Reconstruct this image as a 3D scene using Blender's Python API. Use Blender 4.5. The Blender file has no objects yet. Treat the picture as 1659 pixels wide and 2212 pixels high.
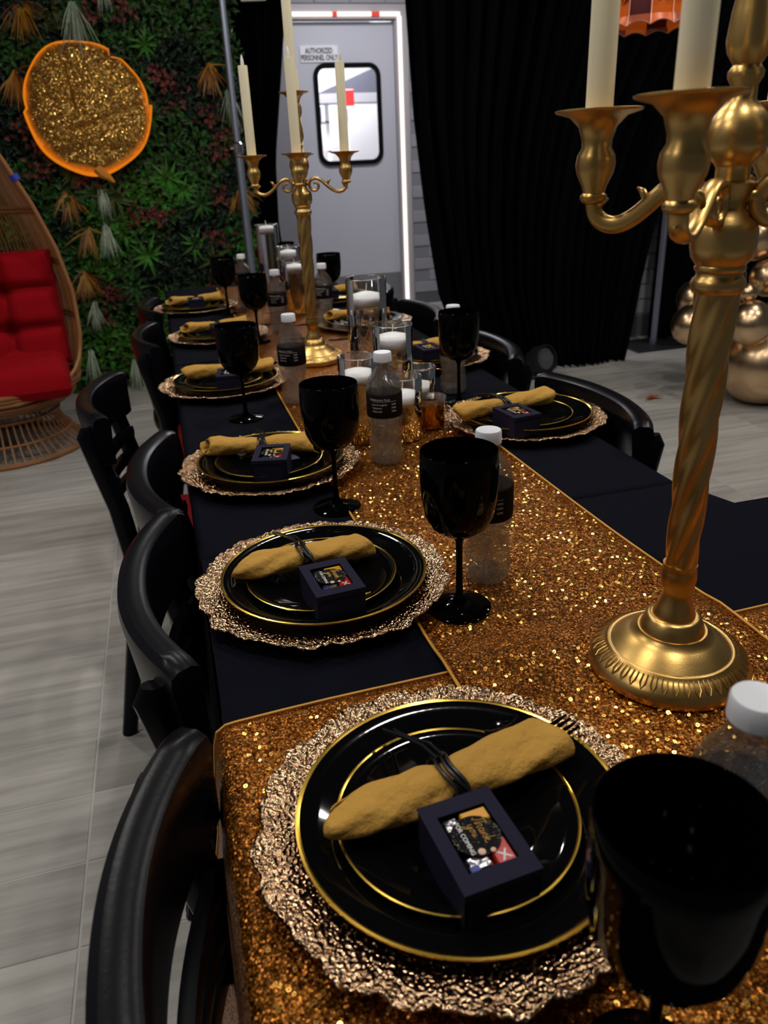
import bpy, math, random
import numpy as np
from mathutils import Matrix, Vector
R = math.radians
rnd = random.Random(7)
sc = bpy.context.scene
col = sc.collection

# ------------------------------------------------------------ camera, world, lights, exposure
CAM_H = 1.2541
pitch, roll, yaw = 0.428727, 0.047874, 0.253179
cp, sp = math.cos(pitch), math.sin(pitch)
fw = Vector((math.sin(yaw) * cp, math.cos(yaw) * cp, -sp))
r0 = Vector((math.cos(yaw), -math.sin(yaw), 0)); d0 = fw.cross(r0)
rt = r0 * math.cos(roll) + d0 * math.sin(roll)
dn = -r0 * math.sin(roll) + d0 * math.cos(roll)
cd = bpy.data.cameras.new('camera'); cam = bpy.data.objects.new('camera', cd); col.objects.link(cam)
cam.matrix_world = Matrix(((rt.x, -dn.x, -fw.x, 0), (rt.y, -dn.y, -fw.y, 0), (rt.z, -dn.z, -fw.z, CAM_H), (0, 0, 0, 1)))
cd.sensor_width = 36; cd.lens = 1652.54 / 2212 * 36; cd.clip_start = .02
cd.dof.use_dof = True; cd.dof.focus_distance = .95; cd.dof.aperture_fstop = 8
sc.camera = cam
sc.view_settings.view_transform = 'Standard'; sc.view_settings.look = 'None'
sc.view_settings.gamma = 1; sc.view_settings.use_curve_mapping = False
sc.view_settings.exposure = 0.0
w = bpy.data.worlds.new('room_ambient'); sc.world = w; w.use_nodes = True
w.node_tree.nodes['Background'].inputs[0].default_value = (.9, .93, 1, 1)
w.node_tree.nodes['Background'].inputs[1].default_value = .05
def area(name, loc, size, power, color=(1, .95, .88), aim=None, shape='DISK'):
    l = bpy.data.lights.new(name, 'AREA'); l.shape = shape; l.size = size; l.energy = power; l.color = color
    o = bpy.data.objects.new(name, l); col.objects.link(o); o.location = loc
    if aim is not None:
        o.rotation_euler = (Vector(aim) - Vector(loc)).to_track_quat('-Z', 'Y').to_euler()
    return o
SPOTS = [(-1.6, .3), (-.55, .95), (.55, .2), (-.3, 2.6), (.75, 1.7), (1.7, .5), (.5, 3.6), (1.9, 2.4), (3.0, 1.6), (3.1, 2.9), (-1.5, 2.2)]
for x, y in SPOTS:
    area('downlight', (x, y, 2.93), .13, 9.5)
area('door_fill_light', (1.7, 5.9, 2.9), .8, 34, (.95, .95, 1))  # added fill lamp without a fixture, brightens the door and brick wall
area('kitchen_light', (1.9, 8.6, 2.7), 1.2, 115, (.95, .97, 1))

# ------------------------------------------------------------ helpers
class MB:
    def __init__(s): s.v = []; s.f = []
    def add(s, v, f):
        n = len(s.v); s.v += [tuple(p) for p in v]; s.f += [tuple(i + n for i in q) for q in f]; return s
    def box(s, x0, x1, y0, y1, z0, z1, M=None):
        v = [(x, y, z) for z in (z0, z1) for y in (y0, y1) for x in (x0, x1)]
        if M is not None: v = [tuple(M @ Vector(p)) for p in v]
        return s.add(v, [(0, 2, 3, 1), (4, 5, 7, 6), (0, 1, 5, 4), (2, 6, 7, 3), (0, 4, 6, 2), (1, 3, 7, 5)])
    def bbox(s, x0, x1, y0, y1, z0, z1, b, M=None):
        # box with bevelled edges
        v = []
        for z, i in ((z0, b), (z0 + b, 0), (z1 - b, 0), (z1, b)):
            for (x, y) in ((x0 + b, y0 + i), (x1 - b, y0 + i), (x1 - i, y0 + b), (x1 - i, y1 - b), (x1 - b, y1 - i), (x0 + b, y1 - i), (x0 + i, y1 - b), (x0 + i, y0 + b)):
                v.append((x, y, z))
        f = [tuple(range(7, -1, -1)), tuple(range(24, 32))]
        for k in range(3):
            for j in range(8): f.append((k * 8 + j, k * 8 + (j + 1) % 8, k * 8 + 8 + (j + 1) % 8, k * 8 + 8 + j))
        if M is not None: v = [tuple(M @ Vector(p)) for p in v]
        return s.add(v, f)
    def lathe(s, prof, seg=32, M=None, fn=None, closed=False):
        v = []; f = []
        for (r, z) in prof:
            for k in range(seg):
                a = 2 * math.pi * k / seg
                rr, zz = (fn(r, z, a) if fn else (r, z))
                v.append((rr * math.cos(a), rr * math.sin(a), zz))
        n = len(prof)
        for i in range(n - 1 if not closed else n):
            i2 = (i + 1) % n
            for k in range(seg):
                k2 = (k + 1) % seg
                f.append((i * seg + k, i * seg + k2, i2 * seg + k2, i2 * seg + k))
        if not closed:
            if prof[0][0] > 1e-6: f.append(tuple(range(seg - 1, -1, -1)))
            if prof[-1][0] > 1e-6: f.append(tuple((n - 1) * seg + k for k in range(seg)))
        if M is not None: v = [tuple(M @ Vector(p)) for p in v]
        return s.add(v, f)
    def lathe_open(s, prof, seg=32, M=None, fn=None):
        a = MB(); a.lathe(prof, seg, M, fn)
        a.f = [q for q in a.f if len(q) == 4]
        return s.add(a.v, a.f)
    def tube(s, pts, rad, seg=8, cap=True, sq=1.0, up=None):
        P = [Vector(p) for p in pts]; n = len(P)
        if not hasattr(rad, '__len__'): rad = [rad] * n
        T = [(P[min(i + 1, n - 1)] - P[max(i - 1, 0)]).normalized() for i in range(n)]
        u = Vector(up) if up else (Vector((0, 0, 1)) if abs(T[0].z) < .9 else Vector((1, 0, 0)))
        v = []; f = []
        for i in range(n):
            u = (u - T[i] * u.dot(T[i])).normalized(); b = T[i].cross(u)
            for k in range(seg):
                a = 2 * math.pi * k / seg
                v.append(tuple(P[i] + u * (math.cos(a) * rad[i]) + b * (math.sin(a) * rad[i] * sq)))
        for i in range(n - 1):
            for k in range(seg):
                k2 = (k + 1) % seg
                f.append((i * seg + k, i * seg + k2, (i + 1) * seg + k2, (i + 1) * seg + k))
        if cap: f.append(tuple(range(seg - 1, -1, -1))); f.append(tuple((n - 1) * seg + k for k in range(seg)))
        return s.add(v, f)
    def grid(s, nx, ny, fn):
        v = [fn(i / (nx - 1), j / (ny - 1)) for j in range(ny) for i in range(nx)]
        f = [(j * nx + i, j * nx + i + 1, (j + 1) * nx + i + 1, (j + 1) * nx + i) for j in range(ny - 1) for i in range(nx - 1)]
        return s.add(v, f)
    def build(s, name, mat, parent=None, smooth=True, sharp=35):
        me = bpy.data.meshes.new(name); me.from_pydata(s.v, [], s.f)
        me.materials.append(mat)
        if smooth:
            me.polygons.foreach_set('use_smooth', [True] * len(me.polygons))
            if sharp: me.set_sharp_from_angle(angle=R(sharp))
        me.update()
        o = bpy.data.objects.new(name, me); col.objects.link(o)
        if parent: o.parent = parent
        return o
def empty(name, loc=(0, 0, 0), rz=0.0):
    o = bpy.data.objects.new(name, None); col.objects.link(o); o.location = loc; o.rotation_euler = (0, 0, rz)
    o.empty_display_size = .05
    return o
def tag(o, label, cat, group=None):
    o['label'] = label; o['category'] = cat
    if group: o['group'] = group
    return o
def struct(o): o['kind'] = 'structure'; return o
def stuff(o): o['kind'] = 'stuff'; return o
kids = {}
def copy_tree(o, parent=None):
    c = o.copy(); col.objects.link(c)
    if parent: c.parent = parent; c.matrix_parent_inverse = o.matrix_parent_inverse
    for ch in [k for k in o.children]: copy_tree(ch, c)
    return c
class Maker:
    """first call hands out the prototype, later calls hand out copies of it and all its parts"""
    def __init__(s, proto): s.p = proto; s.used = False
    def __call__(s, loc, rz, label, cat, group):
        o = copy_tree(s.p) if s.used else s.p
        s.used = True
        o.location = loc; o.rotation_euler = (0, 0, rz); tag(o, label, cat, group)
        return o

# ------------------------------------------------------------ materials
def mat(name, color=(.5, .5, .5), rough=.5, metal=0., **kw):
    m = bpy.data.materials.new(name); m.use_nodes = True
    b = m.node_tree.nodes['Principled BSDF']
    b.inputs['Base Color'].default_value = (*color, 1); b.inputs['Roughness'].default_value = rough
    b.inputs['Metallic'].default_value = metal
    for k, v in kw.items(): b.inputs[k.replace('_', ' ')].default_value = v
    return m
def nd(m, t, **kw):
    n = m.node_tree.nodes.new(t)
    for k, v in kw.items(): setattr(n, k, v)
    return n
def ln(m, a, b): m.node_tree.links.new(a, b)
def P(m): return m.node_tree.nodes['Principled BSDF']
def noise_bump(m, scale, strength, dist=.002, detail=3, stretch=None):
    n = nd(m, 'ShaderNodeTexNoise'); n.inputs['Scale'].default_value = scale; n.inputs['Detail'].default_value = detail
    tc = nd(m, 'ShaderNodeTexCoord'); mp = nd(m, 'ShaderNodeMapping')
    if stretch: mp.inputs['Scale'].default_value = stretch
    ln(m, tc.outputs['Object'], mp.inputs[0]); ln(m, mp.outputs[0], n.inputs['Vector'])
    b = nd(m, 'ShaderNodeBump'); b.inputs['Strength'].default_value = strength; b.inputs['Distance'].default_value = dist
    ln(m, n.outputs['Fac'], b.inputs['Height']); ln(m, b.outputs[0], P(m).inputs['Normal'])
    return m
def ramp(m, fac, stops):
    r = nd(m, 'ShaderNodeValToRGB'); e = r.color_ramp.elements
    e[0].position, e[0].color = stops[0][0], (*stops[0][1], 1); e[1].position, e[1].color = stops[-1][0], (*stops[-1][1], 1)
    for p, c in stops[1:-1]: q = e.new(p); q.color = (*c, 1)
    ln(m, fac, r.inputs[0]); return r

M = {}
M['cloth'] = noise_bump(mat('black_tablecloth', (.0042, .0048, .009), .9, Specular_IOR_Level=.04), 900, .35, .0006)
M['drape'] = mat('black_drape', (.0032, .0034, .005), .95, Specular_IOR_Level=.03)
M['chair'] = noise_bump(mat('black_lacquered_wood', (.0030, .0033, .0055), .27, Specular_IOR_Level=.13), 220, .12, .0008)
M['vinyl'] = mat('red_vinyl', (.33, .008, .014), .45)
M['black_gloss'] = mat('black_plastic_gloss', (.0022, .0022, .0026), .05, Specular_IOR_Level=.34)
M['goblet'] = mat('black_goblet_plastic', (.0010, .0010, .0013), .06, Specular_IOR_Level=.09)
M['rim_gold'] = mat('yellow_gold_rim', (.95, .62, .10), .2, 1.)
M['hem'] = mat('gold_hem_thread', (.62, .30, .045), .6, .25)
M['wax'] = mat('white_wax', (.86, .85, .86), .45, Subsurface_Weight=.25); P(M['wax']).inputs['Subsurface Radius'].default_value = (.01, .008, .006)
M['taper'] = mat('ivory_wax', (.97, .88, .63), .5)
M['flame'] = mat('plastic_flame', (.85, .83, .78), .35)
M['wick'] = mat('wick', (.75, .68, .55), .8)
M['cap'] = mat('white_cap', (.78, .80, .86), .35)
M['paper'] = mat('navy_black_card', (.0125, .012, .028), .65, Specular_IOR_Level=.08)
M['ribbon'] = mat('black_ribbon', (.005, .005, .008), .35)
M['label'] = mat('dark_label', (.012, .0075, .009), .7, Specular_IOR_Level=.05)
M['print'] = mat('label_print', (.55, .52, .5), .6)
M['white'] = mat('white_print', (.8, .8, .8), .6)
M['goldprint'] = mat('gold_print', (.85, .52, .14), .5, 0.)
M['black'] = mat('black_matte', (.008, .008, .01), .6)
M['chrome'] = mat('brushed_steel_pole', (.42, .46, .58), .38, .9)
M['door'] = mat('painted_white_door', (.60, .60, .67), .45)
M['gasket'] = mat('black_gasket', (.004, .004, .005), .7, Specular_IOR_Level=.1)
M['red'] = mat('red_wrapper', (.55, .02, .02), .3); M['yellow'] = mat('yellow_wrapper', (.8, .42, .03), .3)
M['silver'] = noise_bump(mat('silver_foil', (.75, .74, .78), .22, 1.), 120, .6, .004)
M['blue'] = mat('blue_print', (.05, .07, .35), .4)
M['grout'] = mat('grout', (.50, .49, .48), .6)
M['plaster'] = mat('painted_plaster', (.26, .26, .28), .8)
M['basegrey'] = mat('grey_baseboard', (.12, .12, .13), .6)
M['wood_dark'] = mat('table_board', (.2, .14, .09), .6)
M['steel'] = mat('table_leg_steel', (.3, .3, .3), .4, .8)
M['balloon'] = mat('chrome_gold_balloon', (.74, .52, .31), .27, 1.)

# aged gold of the candelabra
m = M['gold'] = mat('satin_gold', (.6, .36, .10), .33, 1.)
n = nd(m, 'ShaderNodeTexNoise'); n.inputs['Scale'].default_value = 14
r = ramp(m, n.outputs['Fac'], [(.3, (.54, .33, .095)), (.7, (.72, .47, .175))]); ln(m, r.outputs[0], P(m).inputs['Base Color'])
noise = nd(m, 'ShaderNodeTexNoise'); noise.inputs['Scale'].default_value = 600
bp = nd(m, 'ShaderNodeBump'); bp.inputs['Strength'].default_value = .12; bp.inputs['Distance'].default_value = .0005
tcg = nd(m, 'ShaderNodeTexCoord'); ln(m, tcg.outputs['Object'], noise.inputs['Vector']); ln(m, tcg.outputs['Object'], n.inputs['Vector'])
ln(m, noise.outputs['Fac'], bp.inputs['Height']); ln(m, bp.outputs[0], P(m).inputs['Normal'])

# hammered glass-gold charger
m = M['charger'] = mat('hammered_rose_gold', (.60, .385, .23), .15, 1.)
tc = nd(m, 'ShaderNodeTexCoord'); v = nd(m, 'ShaderNodeTexVoronoi'); v.feature = 'SMOOTH_F1'; v.inputs['Scale'].default_value = 300; v.inputs['Smoothness'].default_value = .6
nz = nd(m, 'ShaderNodeTexNoise'); nz.inputs['Scale'].default_value = 120
ln(m, tc.outputs['Object'], v.inputs['Vector']); ln(m, tc.outputs['Object'], nz.inputs['Vector'])
ad = nd(m, 'ShaderNodeMath', operation='ADD'); ln(m, v.outputs['Distance'], ad.inputs[0]); ln(m, nz.outputs['Fac'], ad.inputs[1])
bp = nd(m, 'ShaderNodeBump'); bp.inputs['Strength'].default_value = 1; bp.inputs['Distance'].default_value = .0027
ln(m, ad.outputs[0], bp.inputs['Height']); ln(m, bp.outputs[0], P(m).inputs['Normal'])

def sequin_mat(name, c0, c1, scale, tilt, rough, emis=0.):
    m = mat(name, c0, rough, .85)
    tc = nd(m, 'ShaderNodeTexCoord'); v = nd(m, 'ShaderNodeTexVoronoi'); v.inputs['Scale'].default_value = scale
    ln(m, tc.outputs['Object'], v.inputs['Vector'])
    sub = nd(m, 'ShaderNodeVectorMath', operation='SUBTRACT'); sub.inputs[1].default_value = (.5, .5, .5); ln(m, v.outputs['Color'], sub.inputs[0])
    sc_ = nd(m, 'ShaderNodeVectorMath', operation='SCALE'); sc_.inputs['Scale'].default_value = tilt; ln(m, sub.outputs[0], sc_.inputs[0])
    g = nd(m, 'ShaderNodeNewGeometry'); ad = nd(m, 'ShaderNodeVectorMath', operation='ADD'); ln(m, g.outputs['Normal'], ad.inputs[0]); ln(m, sc_.outputs[0], ad.inputs[1])
    no = nd(m, 'ShaderNodeVectorMath', operation='NORMALIZE'); ln(m, ad.outputs[0], no.inputs[0]); ln(m, no.outputs[0], P(m).inputs['Normal'])
    sp_ = nd(m, 'ShaderNodeSeparateColor'); ln(m, v.outputs['Color'], sp_.inputs[0])
    r = ramp(m, sp_.outputs[1], [(0., c0), (.6, tuple((a + b) / 2 for a, b in zip(c0, c1))), (1., c1)])
    # little eyelet in the middle of each disc and dark thread between them
    r2 = ramp(m, v.outputs['Distance'], [(0., (.25, .25, .25)), (.14, (1, 1, 1)), (.42, (1, 1, 1)), (.62, (.22, .2, .18))])
    mx = nd(m, 'ShaderNodeMix', data_type='RGBA', blend_type='MULTIPLY'); mx.inputs[0].default_value = 1
    ln(m, r.outputs[0], mx.inputs[6]); ln(m, r2.outputs[0], mx.inputs[7]); ln(m, mx.outputs[2], P(m).inputs['Base Color'])
    return m
M['sequin'] = sequin_mat('gold_sequin_fabric', (.21, .062, .005), (.95, .35, .045), 560, 1.15, .32)
M['sequin_disc'] = mat('sequin_disc', (.95, .50, .11), .2, 1.)
M['sequin_bag'] = sequin_mat('sequin_wrap', (.46, .20, .02), (1., .70, .2), 190, .95, .22)

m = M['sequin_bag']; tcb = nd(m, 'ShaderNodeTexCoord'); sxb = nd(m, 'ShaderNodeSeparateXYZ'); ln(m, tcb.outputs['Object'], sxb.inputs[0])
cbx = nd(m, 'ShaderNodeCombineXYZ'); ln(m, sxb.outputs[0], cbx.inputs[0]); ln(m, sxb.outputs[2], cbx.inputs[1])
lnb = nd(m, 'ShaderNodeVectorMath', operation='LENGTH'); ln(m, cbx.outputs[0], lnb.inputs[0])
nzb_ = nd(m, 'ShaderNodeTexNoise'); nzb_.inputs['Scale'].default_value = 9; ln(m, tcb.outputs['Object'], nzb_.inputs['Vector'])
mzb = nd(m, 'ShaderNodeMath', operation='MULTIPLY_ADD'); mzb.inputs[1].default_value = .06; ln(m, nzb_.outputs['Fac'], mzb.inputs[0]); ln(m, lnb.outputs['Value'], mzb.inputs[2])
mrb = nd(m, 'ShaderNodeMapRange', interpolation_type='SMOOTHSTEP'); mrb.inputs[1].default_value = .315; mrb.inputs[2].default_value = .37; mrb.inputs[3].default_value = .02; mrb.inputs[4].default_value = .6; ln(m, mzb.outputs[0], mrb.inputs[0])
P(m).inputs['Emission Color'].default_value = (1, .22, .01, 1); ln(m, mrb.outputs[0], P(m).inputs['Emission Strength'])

# napkin
m = M['napkin'] = mat('mustard_napkin', (.50, .275, .055), .85, Specular_IOR_Level=.2)
noise_bump(m, 70, .9, .006, 6)

# glass & water
def thin_glass(name, tint=(1, 1, 1), ior=1.45, edge=1.0):
    m = bpy.data.materials.new(name); m.use_nodes = True; nt = m.node_tree; nt.nodes.remove(nt.nodes['Principled BSDF'])
    fr = nd(m, 'ShaderNodeFresnel'); fr.inputs[0].default_value = ior
    tr = nd(m, 'ShaderNodeBsdfTransparent'); tr.inputs[0].default_value = (*tint, 1)
    gl = nd(m, 'ShaderNodeBsdfGlossy'); gl.inputs['Roughness'].default_value = .03
    mx = nd(m, 'ShaderNodeMixShader'); ln(m, fr.outputs[0], mx.inputs[0]); ln(m, tr.outputs[0], mx.inputs[1]); ln(m, gl.outputs[0], mx.inputs[2])
    ln(m, mx.outputs[0], nt.nodes['Material Output'].inputs[0]); return m
M['glass'] = thin_glass('clear_thin_glass', (.975, .98, .985), 1.55)
M['pet'] = thin_glass('clear_bottle_plastic', (.985, .99, .995), 1.5)
nzb = nd(M['pet'], 'ShaderNodeTexNoise'); nzb.inputs['Scale'].default_value = 75
bpb = nd(M['pet'], 'ShaderNodeBump'); bpb.inputs['Strength'].default_value = 1; bpb.inputs['Distance'].default_value = .006
ln(M['pet'], nzb.outputs['Fac'], bpb.inputs['Height'])
for q in M['pet'].node_tree.nodes:
    if q.type in ('BSDF_GLOSSY', 'FRESNEL'): ln(M['pet'], bpb.outputs[0], q.inputs['Normal'])
def clear_mix(name, ior, amt):
    m = mat(name, (1, 1, 1), 0., 0., Transmission_Weight=1., IOR=ior)
    t = nd(m, 'ShaderNodeBsdfTransparent'); t.inputs[0].default_value = (.985, .99, 1, 1); mx = nd(m, 'ShaderNodeMixShader'); mx.inputs[0].default_value = amt
    ln(m, t.outputs[0], mx.inputs[1]); ln(m, P(m).outputs[0], mx.inputs[2]); ln(m, mx.outputs[0], m.node_tree.nodes['Material Output'].inputs[0]); return m
m = M['pet']; out_ = m.node_tree.nodes['Material Output']; prev = out_.inputs[0].links[0].from_socket
for q in m.node_tree.nodes:
    if q.type == 'BSDF_GLOSSY': q.inputs['Roughness'].default_value = .05
df = nd(m, 'ShaderNodeBsdfDiffuse'); df.inputs[0].default_value = (.9, .93, .97, 1); mxp = nd(m, 'ShaderNodeMixShader'); mxp.inputs[0].default_value = .018
ln(m, prev, mxp.inputs[1]); ln(m, df.outputs[0], mxp.inputs[2]); ln(m, mxp.outputs[0], out_.inputs[0])
M['water'] = clear_mix('water', 1.33, .5); M['bottle_water'] = clear_mix('bottle_water', 1.33, .13)
M['glassbase'] = clear_mix('thick_glass_base', 1.45, .7)
M['mirror_amber'] = mat('amber_mercury_glass', (.55, .22, .03), .12, .9)

# floor tile
m = M['tile'] = mat('wood_look_tile', (.3, .29, .27), .38, Specular_IOR_Level=.4)
g = nd(m, 'ShaderNodeNewGeometry'); oi = nd(m, 'ShaderNodeObjectInfo')
cm = nd(m, 'ShaderNodeCombineXYZ'); mu = nd(m, 'ShaderNodeMath', operation='MULTIPLY'); mu.inputs[1].default_value = 37; ln(m, oi.outputs['Random'], mu.inputs[0]); ln(m, mu.outputs[0], cm.inputs[2])
adv = nd(m, 'ShaderNodeVectorMath', operation='ADD'); ln(m, g.outputs['Position'], adv.inputs[0]); ln(m, cm.outputs[0], adv.inputs[1])
mp = nd(m, 'ShaderNodeMapping'); mp.inputs['Scale'].default_value = (2.2, 30, 1); ln(m, adv.outputs[0], mp.inputs[0])
nz = nd(m, 'ShaderNodeTexNoise'); nz.inputs['Scale'].default_value = 1; nz.inputs['Detail'].default_value = 6; nz.inputs['Roughness'].default_value = .6; ln(m, mp.outputs[0], nz.inputs['Vector'])
r = ramp(m, nz.outputs['Fac'], [(.28, (.30, .285, .265)), (.5, (.41, .395, .37)), (.72, (.52, .50, .47))])
hs = nd(m, 'ShaderNodeHueSaturation'); ln(m, r.outputs[0], hs.inputs['Color'])
mr = nd(m, 'ShaderNodeMapRange'); mr.inputs[3].default_value = .84; mr.inputs[4].default_value = 1.14; ln(m, oi.outputs['Random'], mr.inputs[0]); ln(m, mr.outputs[0], hs.inputs['Value'])
ln(m, hs.outputs[0], P(m).inputs['Base Color'])
bp = nd(m, 'ShaderNodeBump'); bp.inputs['Strength'].default_value = .25; bp.inputs['Distance'].default_value = .003; ln(m, nz.outputs['Fac'], bp.inputs['Height']); ln(m, bp.outputs[0], P(m).inputs['Normal'])

# painted brick
m = M['brick'] = noise_bump(mat('painted_brick', (.36, .35, .38), .7), 60, .4, .004)
m = M['rattan'] = mat('rattan', (.30, .125, .04), .45)
noise_bump(m, 150, .5, .002)
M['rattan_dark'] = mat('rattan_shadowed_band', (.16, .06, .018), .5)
m = M['cushion'] = noise_bump(mat('red_cushion_fabric', (.30, .003, .008), .9, Specular_IOR_Level=.1), 400, .4, .001)
def leafmat(name, c, r=.45):
    m = mat(name, c, r, Specular_IOR_Level=.3); g = nd(m, 'ShaderNodeNewGeometry')
    hs = nd(m, 'ShaderNodeHueSaturation'); hs.inputs['Color'].default_value = (*c, 1)
    a = nd(m, 'ShaderNodeMapRange'); a.inputs[3].default_value = .35; a.inputs[4].default_value = 1.5; ln(m, g.outputs['Random Per Island'], a.inputs[0]); ln(m, a.outputs[0], hs.inputs['Value'])
    b = nd(m, 'ShaderNodeMapRange'); b.inputs[3].default_value = .47; b.inputs[4].default_value = .53; ln(m, g.outputs['Random Per Island'], b.inputs[0]); ln(m, b.outputs[0], hs.inputs['Hue'])
    ln(m, hs.outputs[0], P(m).inputs['Base Color']); return m
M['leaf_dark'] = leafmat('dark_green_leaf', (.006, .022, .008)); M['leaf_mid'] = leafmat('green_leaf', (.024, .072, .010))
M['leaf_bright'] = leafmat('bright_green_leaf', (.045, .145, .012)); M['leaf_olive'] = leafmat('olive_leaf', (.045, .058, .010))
M['leaf_red'] = leafmat('burgundy_leaf', (.11, .018, .022)); M['grass_orange'] = leafmat('orange_grass', (.30, .11, .008))
M['grass_white'] = leafmat('pale_grass', (.30, .36, .26))
M['backing'] = mat('dark_mesh_backing', (.004, .007, .004), .9)

def emit(name, c, s):
    m = bpy.data.materials.new(name); m.use_nodes = True; nt = m.node_tree; nt.nodes.remove(nt.nodes['Principled BSDF'])
    e = nd(m, 'ShaderNodeEmission'); e.inputs[0].default_value = (*c, 1); e.inputs[1].default_value = s; ln(m, e.outputs[0], nt.nodes['Material Output'].inputs[0]); return m
M['led'] = emit('led_strip', (1, .86, .78), 1.6); M['led_red'] = emit('led_strip_red', (1, .1, .08), .8)
M['glow'] = emit('lit_orange_ring', (1., .26, .01), .75)
M['downlight'] = emit('downlight_lens', (1, .95, .88), 6)

# ------------------------------------------------------------ room shell
def plane(name, x0, x1, y0, y1, z0, z1, mt): return struct(MB().box(x0, x1, y0, y1, z0, z1).build(name, mt, smooth=False))
floor = plane('floor', -2.2, 5.4, -1.5, 7.25, -.1, -.0004, M['grout'])
ceiling = plane('ceiling', -2.2, 5.4, -1.5, 7.25, 3.0, 3.1, mat('dark_ceiling', (.05, .05, .055), .9))
tile_me = MB().bbox(-.2976, .2976, -.0953, .0953, -.003, .001, .001).build('floor_tile', M['tile'], floor, smooth=False)
tm = tile_me.data; bpy.data.objects.remove(tile_me)
ys = [1.63 + .1945 * k for k in range(-15, 28)]
for ci, xc in enumerate([-.63 - .6 * 2, -.63 - .6, -.63, -.03] + [.57 + .6 * k for k in range(8)]):
    for y in ys:
        yc = y + .09725
        if xc < 0 and yc > 5.3: continue
        if -.3 < xc < .8 and yc > 5.4: continue
        if xc > 2.9 and yc > 5.0: continue
        if xc > .3 and yc < 1.3 and xc < 1.2: continue
        if xc > 1.2 and yc < .8: continue
        if xc < -1.5 and yc < 3: continue
        if xc > 4.3: continue
        o = bpy.data.objects.new('tile', tm); col.objects.link(o); o.location = (xc, yc, rnd.uniform(-.0004, .0004)); o.parent = floor
# back wall around the door opening (opening X 1.22..2.17, z 0..2.36)
DX0, DX1, DZ = 1.20, 2.165, 2.335
wb = MB(); wb.box(-2.2, DX0, 7.2, 7.32, 0, 3).box(DX1, 2.9, 7.2, 7.32, 0, 3).box(DX0, DX1, 7.2, 7.32, DZ, 3)
wall_back = struct(wb.build('wall_back', M['plaster'], smooth=False))
brick_o = MB().bbox(-.146, .146, -.009, 0, .004, .101, .004).build('brick', M['brick'], wall_back, smooth=False); bm_ = brick_o.data; bpy.data.objects.remove(brick_o)
def bricks(parent, x0, x1, z0, z1, y):
    k = 0; z = z0
    while z < z1:
        x = x0 - (.15 if k % 2 else 0)
        while x < x1:
            if x + .15 > x0 and x + .15 <= x1 + .1:
                o = bpy.data.objects.new('brick', bm_); col.objects.link(o); o.parent = parent; o.location = (x + .15, y + rnd.uniform(-.002, .001), z)
            x += .3
        z += .105; k += 1
bricks(wall_back, 2.27, 2.75, .1, 2.9, 7.2)
bricks(wall_back, 1.18, 2.3, 2.44, 2.9, 7.2)
wall_right = plane('wall_right', 2.9, 5.4, 5.0, 5.12, 0, 3, M['plaster'])
bricks(wall_right, 3.05, 3.7, .16, 2.3, 5.0)
plane('wall_return', 2.9, 3.02, 5.12, 7.2, 0, 3, M['plaster'])
plane('baseboard_right', 2.9, 5.4, 4.985, 5.0, 0, .15, M['basegrey'])
plane('baseboard_back', DX1 + .12, 2.9, 7.185, 7.2, 0, .1, M['basegrey'])
plane('wall_left', -2.3, -2.2, -1.5, 7.25, 0, 3, M['plaster'])

# recessed downlights (the lamps that light the room)
dl = empty('ceiling_downlight')
MB().lathe([(.055, -.004), (.062, -.012), (.085, -.012), (.09, 0)], 24).build('trim_ring', mat('dl_trim', (.6, .6, .6), .5), dl)
MB().lathe([(.0, -.003), (.055, -.003)], 24).build('lens', M['downlight'], dl)
dlm = Maker(dl)
for k, (x, y) in enumerate(SPOTS): dlm((x, y, 3.0), 0, 'small round recessed ceiling downlight above the room', 'ceiling light', 'recessed ceiling downlights')

# ------------------------------------------------------------ door with window, kitchen beyond
def rrect(cx, cz, w, h, r, n=8):
    pts = []
    for (sx, sz, a0) in ((1, 1, 0), (-1, 1, 90), (-1, -1, 180), (1, -1, 270)):
        for k in range(n + 1):
            a = R(a0 + 90 * k / n); pts.append((cx + sx * (w / 2 - r) + r * math.cos(a), cz + sz * (h / 2 - r) + r * math.sin(a)))
    return pts
def ring_panel(outer, inner, y0, y1):
    n = len(outer); v = [(x, y0, z) for x, z in outer] + [(x, y0, z) for x, z in inner] + [(x, y1, z) for x, z in outer] + [(x, y1, z) for x, z in inner]
    f = []
    for k in range(n):
        j = (k + 1) % n
        f += [(k, j, n + j, n + k), (2 * n + j, 2 * n + k, 3 * n + k, 3 * n + j), (n + k, n + j, 3 * n + j, 3 * n + k), (j, k, 2 * n + k, 2 * n + j)]
    return MB().add(v, f)
wcx, wcz, ww, wh = 1.735, 1.635, .585, .785
inner = rrect(wcx, wcz, ww - .05, wh - .05, .075)
dx0, dx1 = DX0 + .005, DX1 - .012
def to_rect(p):
    # radial projection onto the door outline
    x, z = p; dx, dz = x - wcx, z - wcz
    t = min([(dx1 - wcx) / dx if dx > 1e-6 else 1e9, (dx0 - wcx) / dx if dx < -1e-6 else 1e9, (2.32 - wcz) / dz if dz > 1e-6 else 1e9, (.03 - wcz) / dz if dz < -1e-6 else 1e9])
    return (wcx + dx * t, wcz + dz * t)
outer = [to_rect(p) for p in inner]
for cxn, czn in ((dx0, .03), (dx1, .03), (dx0, 2.32), (dx1, 2.32)):
    k = min(range(len(outer)), key=lambda i: (outer[i][0] - cxn) ** 2 + (outer[i][1] - czn) ** 2); outer[k] = (cxn, czn)
door = struct(ring_panel(outer, inner, 7.255, 7.30).build('door_1', M['door'], smooth=False))
g1 = rrect(wcx, wcz, ww, wh, .10); g2 = rrect(wcx, wcz, ww - .075, wh - .075, .065)
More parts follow.
